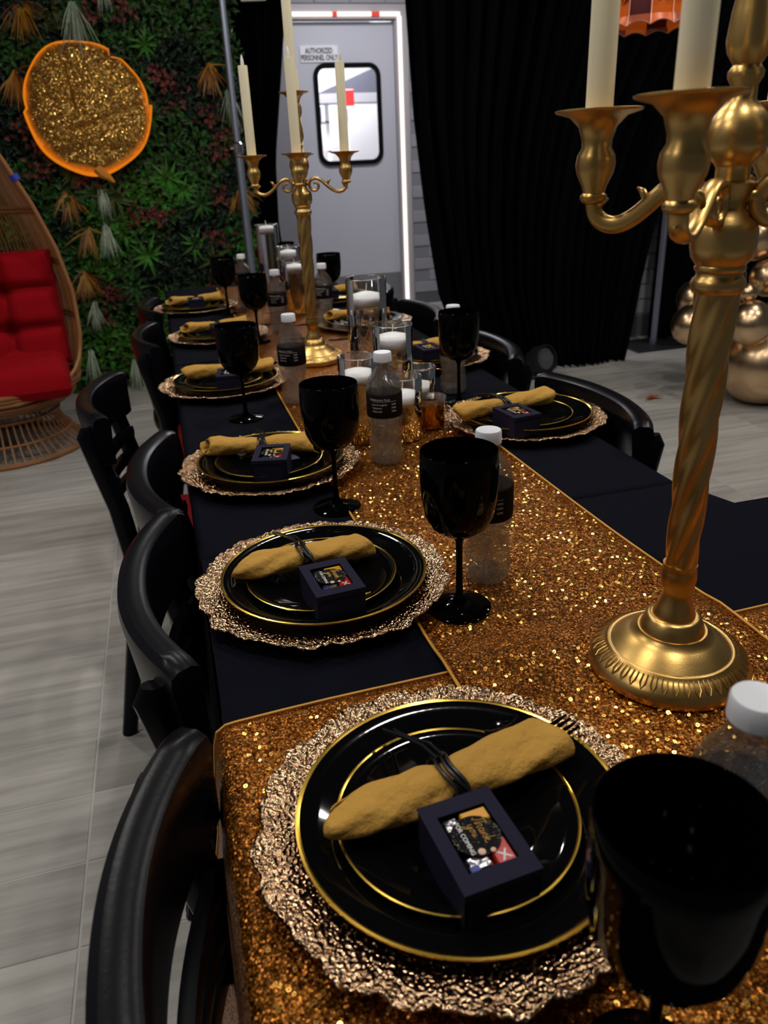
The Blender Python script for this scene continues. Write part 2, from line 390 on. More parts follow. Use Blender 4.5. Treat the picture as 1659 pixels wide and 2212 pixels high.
ring_panel(g1, g2, 7.236, 7.258).build('window_gasket', M['gasket'], door, smooth=False)
gp = MB(); gp.add([(x, 7.275, z) for x, z in inner], [tuple(range(len(inner)))]); gp.build('window_pane', M['glass'], door, smooth=False)
MB().box(dx0, dx1, 7.249, 7.2549, .04, .30).build('kick_plate', mat('grey_kickplate', (.2, .2, .21), .5), door, smooth=False)
def text_mesh(body, size, name, mt, shear=0., offset=0., extrude=.0004, align='CENTER'):
    cu = bpy.data.curves.new('txt', 'FONT'); cu.body = body; cu.size = size; cu.align_x = align; cu.align_y = 'CENTER'; cu.shear = shear; cu.offset = offset; cu.extrude = extrude; cu.resolution_u = 3
    o = bpy.data.objects.new('txt', cu); col.objects.link(o); dg = bpy.context.evaluated_depsgraph_get(); dg.update()
    me = bpy.data.meshes.new_from_object(o.evaluated_get(dg)); bpy.data.objects.remove(o)
    me.materials.clear(); me.materials.append(mt)
    n = bpy.data.objects.new(name, me); col.objects.link(n); return n
sign = MB().box(1.345, 1.665, 7.246, 7.2549, 2.035, 2.155).build('door_sign', mat('sign_plate', (.9, .9, .94), .5), smooth=False)
tag(sign, 'small white rectangular sign on the door reading authorized personnel only', 'sign')
for t, z in (('AUTHORIZED', 2.116), ('PERSONNEL ONLY', 2.066)):
    o = text_mesh(t, .056, 'lettering', M['black'], offset=.0016); o.parent = sign; o.location = (1.505, 7.245, z); o.rotation_euler = (R(90), 0, 0); o.scale = (.66, 1, 1)
# jamb and frame
fr = MB(); fr.box(DX1 - .01, DX1, 7.2, 7.32, 0, DZ).box(DX1, DX1 + .1, 7.18, 7.2, 0, DZ + .1).box(DX0, DX1, 7.18, 7.2, DZ, DZ + .1)
struct(fr.build('trim_1', mat('door_frame_paint', (.45, .42, .43), .5), smooth=False))
led = empty('door_light_strip', (DX1, 7.17, 0)); tag(led, 'thin white glowing light strip framing the top and right of the door', 'light strip')
def seg(name, x0, x1, z0, z1, mt): o = MB().box(x0 - DX1, x1 - DX1, -.006, .006, z0, z1).build(name, mt, led, smooth=False); return o
seg('strip', DX0 - .05, 1.62, DZ + .015, DZ + .045, M['led']); seg('strip', 1.66, 1.95, DZ + .015, DZ + .045, M['led']); seg('strip', 2.02, DX1 + .03, DZ + .015, DZ + .045, M['led'])
seg('red_segment', 1.62, 1.66, DZ + .015, DZ + .045, M['led_red'])['label'] = 'short red lit piece'; seg('red_segment', 1.95, 2.02, DZ + .015, DZ + .045, M['led_red'])
seg('strip', DX1 + .008, DX1 + .04, .02, DZ + .015, M['led'])
# kitchen beyond the window
kw = mat('kitchen_white', (.85, .84, .86), .7)
plane('wall_kitchen', -.5, 4.2, 10.2, 10.3, 0, 3, kw); plane('wall_kitchen_left', -.6, -.5, 7.32, 10.3, 0, 3, kw)
plane('wall_kitchen_right', 4.2, 4.3, 7.32, 10.3, 0, 3, kw); plane('floor_kitchen', -.5, 4.2, 7.25, 10.3, -.1, 0, kw); plane('ceiling_kitchen', -.5, 4.2, 7.25, 10.3, 3.0, 3.1, kw)
hood = empty('kitchen_hood', (2.75, 9.2, 0)); tag(hood, 'dark grey sloped hood seen through the door window', 'hood')
MB().add([(-.9, 0, 1.95), (.9, 0, 1.95), (.9, 0, 2.6), (-.9, .3, 1.95), (.9, .3, 1.95), (.9, .3, 2.6)], [(0, 1, 2), (5, 4, 3), (0, 3, 4, 1), (1, 4, 5, 2), (2, 5, 3, 0)]).build('hood_body', mat('hood_grey', (.05, .05, .07), .6), hood, smooth=False)
MB().box(-.2, .2, .05, .29, 2.3, 3.0).build('duct', kw, hood, smooth=False)
MB().box(-.9, .9, -.02, .3, 1.86, 1.95).build('hood_lip', mat('hood_lip', (.22, .21, .23), .5), hood, smooth=False)
sh = empty('kitchen_rack', (1.9, 9.5, 0)); tag(sh, 'white wire rack of supplies seen through the left of the door window', 'rack')
for x in (-.5, .1): MB().box(x, x + .04, 0, .04, 0, 1.95).build('post', kw, sh, smooth=False)
for z in (.5, 1.0, 1.38, 1.68): MB().box(-.5, .14, 0, .35, z, z + .02).build('shelf', mat('shelf%d' % int(z * 10), (.6, .55, .5), .5), sh, smooth=False)
MB().bbox(-.06, .06, -.06, .06, 0, .16, .01).build('x', M['red']); o = bpy.data.objects['x']; o.name = 'red_canister'; o.location = (2.12, 8.9, 1.80); tag(o, 'small bright red canister seen through the door window', 'canister')
kp = MB().box(1.98, 2.22, 8.82, 8.98, 1.78, 1.80).build('kitchen_shelf', kw, smooth=False); tag(kp, 'white ledge under the red canister behind the door window', 'shelf')
kb = MB().box(2.08, 2.12, 8.9, 8.96, 0, 1.78).build('bracket', kw, kp, smooth=False)
for i, (x, y, z, c, l) in enumerate(((2.05, 8.8, 1.42, (.25, .5, .75), 'pale blue jug on the rack, upper left behind the door window'), (1.95, 8.9, 1.02, (.25, .55, .7), 'light blue jug lower left behind the door window'))):
    o = MB().lathe([(.0, 0), (.07, 0), (.075, .02), (.075, .14), (.03, .19), (.03, .23), (0, .23)], 16).build('jug', mat('jug%d' % i, c, .4)); o.location = (1.90, 9.6, 1.702) if i == 0 else (1.84, 9.6, 1.402); tag(o, l, 'jug')
o = MB().lathe([(.40, 0), (.42, .02), (.55, .7), (.57, .72), (.55, .74), (.0, .74)], 32).build('kitchen_tub', mat('tub', (.8, .72, .66), .5)); o.location = (2.75, 8.7, 0); o.location.z = 0; tag(o, 'large pale round tub behind the door window', 'tub')

# ------------------------------------------------------------ plant wall
pw = empty('plant_wall', (-.5, 5.2, 0)); tag(pw, 'dense artificial plant wall with green, burgundy, orange and pale foliage', 'plant wall')
PX, PY = pw.location.x, pw.location.y
MB().box(-1.2, 1.08, 0, .05, .0, 2.6).build('backing_panel', M['backing'], pw, smooth=False)
def leaf(mb, p, d, L, W, nrm=None, bend=.25):
    d = Vector(d).normalized(); s = d.cross(Vector(nrm) if nrm else Vector((rnd.uniform(-.4, .4), -1, rnd.uniform(-.4, .4)))).normalized(); u = s.cross(d)
    p = Vector(p); a = p + d * L * .45 + u * L * .06; e = p + d * L - u * L * bend
    mb.add([p, a - s * W / 2 + u * W * .15, a, a + s * W / 2 + u * W * .15, e], [(0, 2, 1), (0, 3, 2), (1, 2, 4), (2, 3, 4)])
fol = {k: MB() for k in ('leaf_dark', 'leaf_mid', 'leaf_bright', 'leaf_olive')}
from mathutils import noise as mn
for i in range(17000):
    x = rnd.uniform(-1.1, 1.09); z = rnd.uniform(.02, 2.3)
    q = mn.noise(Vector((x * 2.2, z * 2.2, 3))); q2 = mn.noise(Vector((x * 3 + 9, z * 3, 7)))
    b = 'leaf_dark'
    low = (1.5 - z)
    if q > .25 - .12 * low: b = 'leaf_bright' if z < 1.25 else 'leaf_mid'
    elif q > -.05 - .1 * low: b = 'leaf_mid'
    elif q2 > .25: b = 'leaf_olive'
    a = rnd.uniform(0, 2 * math.pi); L = rnd.uniform(.03, .065) * (1.2 if b == 'leaf_olive' else 1)
    depth = .03 + .09 * (mn.noise(Vector((x * 6, z * 6, 1))) * .5 + .5) + rnd.uniform(-.02, .03)
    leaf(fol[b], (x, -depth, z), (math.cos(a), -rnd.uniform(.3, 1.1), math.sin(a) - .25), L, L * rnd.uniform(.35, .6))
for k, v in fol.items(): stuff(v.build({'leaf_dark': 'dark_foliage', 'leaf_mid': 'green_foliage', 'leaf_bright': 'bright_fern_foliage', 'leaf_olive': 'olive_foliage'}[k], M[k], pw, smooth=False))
def tuft(name, x, z, n, L, W, mt, down=.6, spread=1.0, y=-.1):
    mb = MB()
    for k in range(n):
        a = rnd.gauss(-math.pi / 2, spread) if down else rnd.uniform(0, 2 * math.pi)
        d = Vector((math.cos(a) * .8, -rnd.uniform(.2, .6), math.sin(a))).normalized(); l = L * rnd.uniform(.6, 1.1)
        s = d.cross(Vector((0, 1, 0))).normalized(); p0 = Vector((x - PX, y, z)) + Vector((rnd.gauss(0, .008), 0, rnd.gauss(0, .008)))
        p1 = p0 + d * l * .5; p2 = p0 + d * l + Vector((0, 0, -l * .22 * down))
        mb.add([p0 - s * W * .4, p0 + s * W * .4, p1 + s * W / 2, p1 - s * W / 2, p2], [(0, 1, 2, 3), (3, 2, 4)])
    return mb.build(name, mt, pw, smooth=False)
for x, z, n in ((-.523, 2.10, 40), (-.62, 1.78, 44), (-.474, 1.17, 30), (.415, 1.80, 34), (-.471, .73, 26), (.52, 1.15, 26), (-.40, .97, 12)): tuft('orange_grass_tuft', x, z, n + 14, .17, .007, M['grass_orange'], .5, .55)
for x, z, n, L in ((-.262, 2.09, 54, .27), (-.279, 1.19, 46, .15), (-.300, .98, 46, .17), (-.445, .55, 36, .15), (-.27, .20, 36, .22), (-.1, 2.2, 20, .15), (.50, 1.66, 20, .2), (-.52, .26, 24, .2)):
    tuft('pale_grass_tuft', x, z, n, L, .005, M['grass_white'], .8, .28, -.13)
def cluster(x, z, n=22, s=.034):
    mb = MB()
    for k in range(n):
        px, pz = x - PX + rnd.gauss(0, s), z + rnd.gauss(0, s * .8); a = rnd.uniform(0, 6.28)
        leaf(mb, (px, -.10 - rnd.uniform(0, .04), pz), (math.cos(a), -.6, math.sin(a)), rnd.uniform(.028, .045), rnd.uniform(.022, .032))
    return mb.build('burgundy_leaf_cluster', M['leaf_red'], pw, smooth=False)
for x, z in ((-.19, 2.04), (-.02, 2.05), (.177, 1.70), (.13, 1.76), (-.654, 1.50), (-.56, 1.39), (-.60, 1.30), (-.10, 1.03), (-.03, 1.04), (.017, 1.02), (-.368, .60), (-.31, .58), (.37, 1.53), (.44, 1.42), (.42, 1.33), (.27, .56), (.21, 1.62), (-.35, 1.22), (.33, .88), (.40, 1.1), (-.43, .45)): cluster(x, z)
def palm(x, z, n, L, mt):
    mb = MB()
    for k in range(n):
        a = 2 * math.pi * k / n + rnd.uniform(-.2, .2); leaf(mb, (x - PX, -.11, z), (math.cos(a), -.45, math.sin(a)), L * rnd.uniform(.7, 1.1), L * .18)
    mb.build('pointed_leaf_rosette', mt, pw, smooth=False)
for x, z in ((.03, 1.72), (.06, 1.55), (-.05, 1.5), (-.32, 1.16), (-.22, 1.13), (.10, 1.22), (.17, 1.15), (.27, 1.07), (.2, .85), (.3, .75), (-.08, .8), (-.2, .62), (.08, 1.9), (-.43, 1.26), (.0, .55), (-.1, .33), (.12, .4)):
    palm(x, z, rnd.randint(9, 13), rnd.uniform(.09, .14), M[rnd.choice(['leaf_mid', 'leaf_olive', 'leaf_bright'])])

# sequin-wrapped round light hung on the plant wall
sb = empty('sequin_wrapped_round_light', (-.275, 5.0, 1.60)); tag(sb, 'round lit orange disc wrapped in gold sequin cloth on the plant wall', 'light sign')
def outline(a):
    r = .322 + .006 * math.sin(3 * a + 1) + .004 * math.sin(7 * a)
    b = a % (2 * math.pi)
    if .80 < b < .98: r -= .03 * (b - .80) / .18
    elif .98 <= b < 1.03: r -= .03 * (1.03 - b) / .05
    return r * (1.03 if math.sin(a) < 0 else .97)
def front(u, v):
    a = 2 * math.pi * u; rr = outline(a) * v; x, z = rr * math.cos(a), rr * math.sin(a)
    dep = .055 * (1 - v ** 4) ** .5
    fold = .010 * math.exp(-((z + .09 - .32 * x) / .014) ** 2) + .012 * math.exp(-((x + .07 + .06 * z - .0) / .010) ** 2) * (z > -.02) + .008 * math.exp(-((x + .03 + .12 * z) / .008) ** 2) * (z > -.05) + .006 * math.sin((x * .9 + z * .3) * 70) * .4 * (z > 0) + .004 * math.sin(50 * (z + .5 * x * x)) * (z < -.08)
    return (x, -dep + fold, z)
MB().grid(121, 60, front).build('sequin_cover', M['sequin_bag'], sb)
rb = MB(); pts = [(outline(2 * math.pi * k / 96) * math.cos(2 * math.pi * k / 96), .004, outline(2 * math.pi * k / 96) * math.sin(2 * math.pi * k / 96)) for k in range(97)]
wd = [.007 + .006 * max(0, math.sin(2 * math.pi * k / 96 + math.pi + .6)) for k in range(97)]
rb.tube(pts, wd, 8, False).build('glowing_rim', M['glow'], sb)
MB().lathe([(0, 0), (.31, 0), (.31, .05), (0, .05)], 48, Matrix.Rotation(R(-90), 4, 'X')).build('back_disc', M['black'], sb)
kn = MB().tube([(.0, -.01, -.31), (.02, -.02, -.34), (.05, -.01, -.36), (.075, -.02, -.385)], [.035, .028, .018, .006], 8); kn.build('knotted_end', mat('orange_cloth', (.75, .28, .03), .5), sb)

# ------------------------------------------------------------ drapes and stands
def drape(name, label, Lf, Rf, yf, z0, z1, nf, amp, nx=160, nz=26):
    def fn(u, v):
        z = z0 + (z1 - z0) * v; x = Lf(z) + (Rf(z) - Lf(z)) * u
        ph = u * nf * 2 * math.pi; a = amp * (1 + .35 * math.sin(u * 17 + 2))
        y = yf(z) + a * math.sin(ph + .5 * math.sin(u * 31) + .25 * math.sin(z * 2 + u * 9)) + .4 * a * math.sin(ph * 2.3 + 1 + z)
        return (x, y, z)
    mb = MB().grid(nx, nz, fn)
    top = [fn(i / (nx - 1), j / (nz - 1)) for j in range(nz) for i in range(nx)]
    o = mb.build(name, M['drape']); md = o.modifiers.new('thickness', 'SOLIDIFY'); md.thickness = .004
    return tag(o, label, 'drape')
def interp(tab):
    zs = [t[0] for t in tab]; xs = [t[1] for t in tab]
    return lambda z: float(np.interp(z, zs, xs))
drape('large_black_drape', 'large gathered black drape right of the door, pooling on the floor',
      interp([(0.005, 1.80), (.15, 1.72), (.49, 1.56), (1.0, 1.48), (1.47, 1.424), (2.0, 1.39), (2.6, 1.37)]),
      interp([(0.005, 2.80), (.14, 2.83), (.87, 2.95), (1.3, 3.12), (2.0, 3.58), (2.6, 3.9)]), lambda z: 4.4 + .02 * z, .008, 2.6, 21, .045, 260)
drape('black_drape_behind_balloons', 'straight black drape hanging behind the gold balloons', lambda z: 3.31, lambda z: 4.9, lambda z: 4.84, .008, 2.6, 14, .04, 180)
drape('narrow_black_drape', 'narrow black drape hanging between the plant wall and the white door',
      interp([(0.005, .62), (.9, .60), (2.6, .56)]), interp([(0.005, .86), (.9, .765), (1.3, .785), (2.13, .93), (2.6, 1.0)]), lambda z: 5.36, .008, 2.6, 7, .03, 100)
def stand(x, y, label, lock_z, h):
    s = empty('drape_stand', (x, y, 0)); tag(s, label, 'stand', None)
    MB().bbox(-.23, .23, -.18, .18, 0, .008, .002).build('base_plate', M['black'], s, smooth=False)
    MB().lathe([(.0, .008), (.024, .008), (.024, .05), (.021, .05), (.021, lock_z), (0, lock_z)], 16).build('lower_pole', M['chrome'], s)
    MB().lathe([(.017, lock_z), (.017, h), (0, h)], 16).build('upper_pole', M['chrome'], s)
    c = MB(); c.lathe([(.0, lock_z - .03), (.026, lock_z - .03), (.028, lock_z - .015), (.028, lock_z + .02), (.019, lock_z + .03), (0, lock_z + .03)], 16); c.tube([(0, 0, lock_z), (-.045, -.01, lock_z)], .008, 8)
    c.build('lock_collar', mat('collar', (.6, .62, .66), .2, 1.), s); return s
stand(.493, 4.76, 'grey metal drape pole in front of the plant wall', 1.36, 2.6)
stand(3.228, 4.697, 'grey metal drape pole on black base plate beside the large drape', 2.0, 2.6)
cb = MB().tube([(.655, 5.27, 2.14), (.80, 5.27, 2.145)], .009, 10).build('light_streak_bar', mat('pale_streak', (.95, .88, .78), .45, .6)); tag(cb, 'short pale bar standing in for a streak of light across the narrow black drape', 'light streak')  # pale bar added to imitate a streak of light on the drape
sp_ = empty('floor_speaker', (2.35, 5.75, 0)); tag(sp_, 'black box speaker on the floor by the brick wall, partly behind the large drape', 'speaker')
MB().bbox(-.2, .2, -.15, .15, 0, .62, .01).build('cabinet', M['black'], sp_, smooth=False); MB().bbox(-.17, .17, -.158, -.15, .05, .57, .002).build('grille', mat('grille', (.02, .02, .022), .8), sp_, smooth=False)
# floor par light
pl = empty('floor_uplight', (2.13, 4.22, 0)); tag(pl, 'small round black stage uplight on the floor before the large drape', 'stage light'); pl.rotation_euler = (0, 0, R(20))
T_ = Matrix.Translation((0, 0, .115)) @ Matrix.Rotation(R(72), 4, 'X')
MB().lathe([(.0, -.09), (.06, -.09), (.085, -.03), (.085, .05), (.078, .05), (.078, .03), (0, .03)], 24, T_).build('housing', M['black'], pl)
MB().lathe([(.0, .035), (.072, .035)], 8, T_).build('lens_panel', mat('led_lens_panel', (.07, .07, .08), .3), pl)
dots = MB()
for i in range(-5, 6):
    for j in range(-5, 6):
        px, py = (i + .5 * (j % 2)) * .013, j * .0115
        if px * px + py * py < .066 ** 2: dots.lathe([(.0045, .035), (.003, .038), (0, .039)], 6, T_ @ Matrix.Translation((px, py, 0)))
stuff(dots.build('lens_dots', mat('lens_dot', (.22, .22, .25), .2), pl))
br = MB(); br.tube([(-.09, 0, .115), (-.10, 0, .01), (.10, 0, .01), (.09, 0, .115)], .006, 6); br.build('bracket', M['black'], pl)

# pendant lantern
pn = empty('pendant_lantern', (1.90, 3.0, 1.665)); tag(pn, 'orange and dark red paneled pendant lantern with scalloped lower edge', 'pendant lamp')
seg_n = 96
def scal(r, z, a):
    k = 12; s = abs(math.sin(a * k / 2)); return (r * (1 + .03 * (1 - s)), z + (-.018 * s if z < .03 else 0) * (1 - z / .03 if z < .03 else 0))
og = mat('orange_panel', (.60, .10, .008), .35, Emission_Strength=.12); P(og).inputs['Emission Color'].default_value = (1, .2, .01, 1)
rd = mat('dark_red_panel', (.10, .008, .008), .4); pk = mat('copper_wire', (.75, .35, .25), .3, .6)
for k in range(12):
    a0, a1 = 2 * math.pi * k / 12, 2 * math.pi * (k + 1) / 12
    pr = [(.145, .02), (.15, .07), (.15, .30), (.10, .42)]
    mb = MB().grid(7, 4, lambda u, v: (np.interp(v * 3, [0, 1, 2, 3], [q[0] for q in pr]) * math.cos(a0 + (a1 - a0) * u), np.interp(v * 3, [0, 1, 2, 3], [q[0] for q in pr]) * math.sin(a0 + (a1 - a0) * u), float(np.interp(v * 3, [0, 1, 2, 3], [q[1] for q in pr]))))
    o = mb.build('shade_panel', rd if k % 3 == 1 else og, pn)
    hem = MB().grid(9, 3, lambda u, v: ((.150 + .012 * (1 - v)) * math.cos(a0 + (a1 - a0) * u), (.150 + .012 * (1 - v)) * math.sin(a0 + (a1 - a0) * u), .035 * v + .0 + .014 * math.sin(math.pi * u) * (1 - v)))
    o = hem.build('hem_scallop', mat('hem_glass', (.35, .08, .04), .2) if k % 2 else og, pn)
    w1 = MB().tube([((.164) * math.cos(a0 + (a1 - a0) * u), .164 * math.sin(a0 + (a1 - a0) * u), .014 * math.sin(math.pi * u)) for u in np.linspace(0, 1, 9)], .0025, 5)
    w1.tube([(.163 * math.cos(a0), .163 * math.sin(a0), 0), (.152 * math.cos(a0), .152 * math.sin(a0), .04), (.152 * math.cos(a0), .152 * math.sin(a0), .3)], .0025, 5)
    w1.build('wire_edge', pk, pn)
    if k % 3 != 1:
        am = (a0 + a1) / 2
        lf = MB()
        for da, L in ((-.9, .055), (-.45, .075), (0, .085), (.45, .075), (.9, .055)):
            c0 = Vector((.1525 * math.cos(am), .1525 * math.sin(am), .06)); tv = Vector((-math.sin(am), math.cos(am), 0)); d = tv * math.sin(da) + Vector((0, 0, 1)) * math.cos(da); s = tv * math.cos(da) - Vector((0, 0, 1)) * math.sin(da)
            p = c0 + d * .012; lf.add([p, p + d * L * .5 + s * .006, p + d * L, p + d * L * .5 - s * .006], [(0, 1, 2, 3)])
        lf.build('leaf_motif', rd, pn, smooth=False)
MB().lathe([(.10, .42), (.02, .44), (0, .44)], 24).build('cap', M['black'], pn)
MB().tube([(0, 0, .44), (0, 0, 1.335)], .004, 6).build('cord', M['black'], pn)

# ------------------------------------------------------------ balloons
blab = ['largest gold chrome balloon resting on the floor', 'round gold balloon sitting on top of the largest balloon', 'gold balloon at the left edge of the cluster, left of the candelabra stem', 'shadowed gold balloon above the leftmost one', 'matte gold balloon high behind the candelabra drum',
        'gold balloon at the right edge of the photo, middle height', 'gold balloon just right of the candelabra collar', 'small gold balloon tucked between the round ones', 'small gold balloon behind the candelabra stem', 'topmost gold balloon behind the candelabra globe', 'gold balloon behind the right candelabra arm', 'small gold balloon at far right above the largest one', 'small dim gold balloon deep in the cluster']
bl = [(2.938, 3.3, 0.214, .214), (2.757, 3.22, 0.449, .108), (2.607, 3.47, 0.413, .104), (2.717, 3.62, 0.514, .094), (2.947, 3.5, 0.818, .114), (2.985, 3.4, 0.628, .095), (2.86, 3.55, 0.62, .085), (2.76, 3.27, 0.588, .044), (2.84, 3.5, 0.49, .06), (2.939, 3.5, 1.192, .087), (3.102, 3.7, 0.987, .099), (3.0, 3.3, 0.47, .08), (2.86, 3.66, 0.525, .07)]
for (x, y, z, r), lab in zip(bl, blab):
    b = empty('balloon', (x, y, z)); tag(b, lab, 'balloon', 'gold chrome balloons')
    pf = [(0, -r * 1.0)] + [(r * math.cos(t) * (1 - .04 * math.sin(t)), r * 1.02 * math.sin(t)) for t in np.linspace(-1.45, 1.45, 24)] + [(0, r * 1.02)]
    Mr = Matrix.Rotation(rnd.uniform(0, 2), 4, 'Y') @ Matrix.Rotation(rnd.uniform(-.8, .8), 4, 'X') if r < .2 else None
    MB().lathe(pf, 40, Mr).build('skin', M['balloon'], b)
    kn = Matrix.Rotation(R(200), 4, 'X')
    MB().lathe([(0, r * 1.0), (.006, r * 1.02), (.004, r * 1.05), (.012, r * 1.09), (0, r * 1.09)], 10, kn).build('knot', M['balloon'], b)
bs = MB().tube([(2.95, 3.62, 0), (2.97, 3.62, .6), (3.04, 3.62, 1.3), (3.1, 3.6, 2.2)], .008, 8).build('garland_pole', M['black']); tag(bs, 'thin dark pole that carries the balloon garland', 'pole')
lf = MB(); 
for k in range(5): a = R(90 + (k - 2) * 48); leaf(lf, (0, 0, .006), (math.cos(a), math.sin(a), .06), .06 if k % 2 == 0 else .045, .03, (0, 0, 1), .05)
o = lf.build('fallen_leaf', mat('autumn_leaf', (.45, .10, .02), .6), smooth=False); o.location = (2.48, 3.55, .006); tag(o, 'orange autumn leaf lying on the floor left of the balloons', 'leaf')

# ------------------------------------------------------------ egg chair
ec = empty('rattan_egg_chair', (-.90, 4.12, 0)); ec.rotation_euler = (0, 0, R(6)); tag(ec, 'brown rattan egg chair with red cushions at the left edge', 'chair')
ez = [.25, .30, .40, .55, .75, .95, 1.15, 1.35, 1.5, 1.6, 1.63]; er = [.33, .385, .42, .445, .445, .41, .345, .26, .17, .07, .0]
def er_(z): return float(np.interp(z, ez, er))
def epos(a, z, off=0): r = er_(z) + off; return (r * math.cos(a), r * math.sin(a) * .95 + .0, z)
# opening faces -Y: half angle shrinks with height
def half(z): return float(np.interp(z, [.31, .36, .45, .7, 1.1, 1.4, 1.55, 1.62], [.5, 1.05, 1.35, 1.47, 1.5, 1.45, 1.1, 0.]))
st = MB()
for k in range(120):
    a = -math.pi / 2 + 2 * math.pi * (k + .5) / 120; da = min(abs(a + math.pi / 2), 2 * math.pi - abs(a + math.pi / 2))
    zs = [z for z in np.linspace(.28, 1.6, 22) if da > half(z)]
    # split where the opening cuts the strand
    runs = []; cur = []
    for z in np.linspace(.28, 1.6, 22):
        if da > half(z): cur.append(z)
        else:
            if len(cur) > 1: runs.append(cur)
            cur = []
    if len(cur) > 1: runs.append(cur)
    for c in runs: st.tube([epos(a, z) for z in c], .0042 if k % 3 else .006, 5, False)
stuff(st.build('rattan_strands', M['rattan'], ec))
fr_ = MB(); zz = np.linspace(.315, 1.62, 34)
rimp = [epos(-math.pi / 2 + half(z), z, .004) for z in zz]; riml = [epos(-math.pi / 2 - half(z), z, .004) for z in zz]
fr_.tube(riml[::-1] + [epos(-math.pi / 2 + t, .305, .006) for t in (-.3, 0, .3)] + rimp, .010, 8, False)
fr_.build('opening_rim', M['rattan'], ec)
for z, rr in ((.27, .012), (.335, .011), (.62, .008), (.88, .008), (1.12, .009), (1.36, .009)):
    hb = MB(); h = half(z) if z > .34 else 0
    a0 = -math.pi / 2 + h + .01; a1 = -math.pi / 2 + 2 * math.pi - h - .01
    for dz in (-.009, .009): hb.tube([epos(a0 + (a1 - a0) * t, z + dz) for t in np.linspace(0, 1, 60)], rr, 6, False)
    hb.build('hoop', M['rattan'], ec)
bs_ = MB()
for k in range(56):
    a = 2 * math.pi * k / 56; bs_.tube([(.30 * math.cos(a), .29 * math.sin(a), .26), (.26 * math.cos(a), .25 * math.sin(a), .19), (.28 * math.cos(a), .27 * math.sin(a), .12), (.37 * math.cos(a), .36 * math.sin(a), .015)], .0055, 5, False)
stuff(bs_.build('base_strands', M['rattan'], ec))
for r_, z, t in ((.375, .013, .013), (.31, .09, .006), (.27, .19, .008), (.32, .25, .012)):
    MB().tube([(r_ * math.cos(2 * math.pi * k / 48), r_ * .97 * math.sin(2 * math.pi * k / 48), z) for k in range(49)], t, 8, False).build('base_ring', M['rattan'], ec)
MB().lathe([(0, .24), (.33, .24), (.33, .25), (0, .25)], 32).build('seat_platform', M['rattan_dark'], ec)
def tufted(w, h, t, nx, nz, name, Mx):
    cen = [((i + .5) / nx, (j + .5) / nz) for i in range(nx) for j in range(nz)]
    def f(u, v):
        x, z = (u - .5) * w, (v - .5) * h
        e = min(u, 1 - u, v, 1 - v); edge = min(1, e / .12); th = t * math.sqrt(max(0, 1 - (1 - edge) ** 2))
        d = 0
        for i in range(1, nx):
            for j in range(1, nz): d = max(d, math.exp(-(((u - i / nx) * w) ** 2 + ((v - j / nz) * h) ** 2) / .0011))
        gx = max([math.exp(-((u - i / nx) * w / .022) ** 2) for i in range(1, nx)] + [0]); gz = max([math.exp(-((v - j / nz) * h / .022) ** 2) for j in range(1, nz)] + [0])
        k = 1 - .75 * d - .38 * max(gx, gz)
        sx = (u - .5) * w * (1 - .05 * (1 - edge)); return (sx, -th * k, z)
    mb = MB().grid(44, 44, f); b2 = MB().grid(44, 44, lambda u, v: (lambda p: (p[0], -p[1] * .6, p[2]))(f(u, v)))
    b2.f = [q[::-1] for q in b2.f]; mb.add(b2.v, b2.f); mb.v = [tuple(Mx @ Vector(p)) for p in mb.v]
    return mb.build(name, M['cushion'], ec)
tufted(.80, .56, .12, 3, 3, 'back_cushion', Matrix.Translation((.0, .10, .66)) @ Matrix.Rotation(R(-12), 4, 'X'))
tufted(.76, .60, .10, 2, 2, 'seat_cushion', Matrix.Translation((.0, -.08, .385)) @ Matrix.Rotation(R(-84), 4, 'X'))
MB().tube([epos(-math.pi / 2 + half(1.27) + .02, 1.25, .006), epos(-math.pi / 2 + half(1.27) + .02, 1.275, .006)], .02, 8).build('blue_tape', mat('blue_tape', (.01, .03, .4), .5), ec)['label'] = 'bright blue tape on the rim'

# ------------------------------------------------------------ tables and cloths
TL, TRT, TZ = -.012, .751, .76
CH_Y = [.37, .865, 1.25, 1.80, 2.47, 3.05]
def table(name, x0, x1, y0, y1, label):
    t = empty(name, ((x0 + x1) / 2, (y0 + y1) / 2, 0)); tag(t, label, 'table'); w, h = (x1 - x0) / 2, (y1 - y0) / 2
    MB().bbox(-w, w, -h, h, .722, .755, .004).build('tabletop', M['wood_dark'], t, smooth=False)
    for sx in (-1, 1):
        for sy in (-1, 1): MB().tube([(sx * (w - .36 if w < .5 else w - .1), sy * (h - .2), 0), (sx * (w - .36 if w < .5 else w - .1), sy * (h - .2), .722)], .014, 8).build('leg', M['steel'], t)
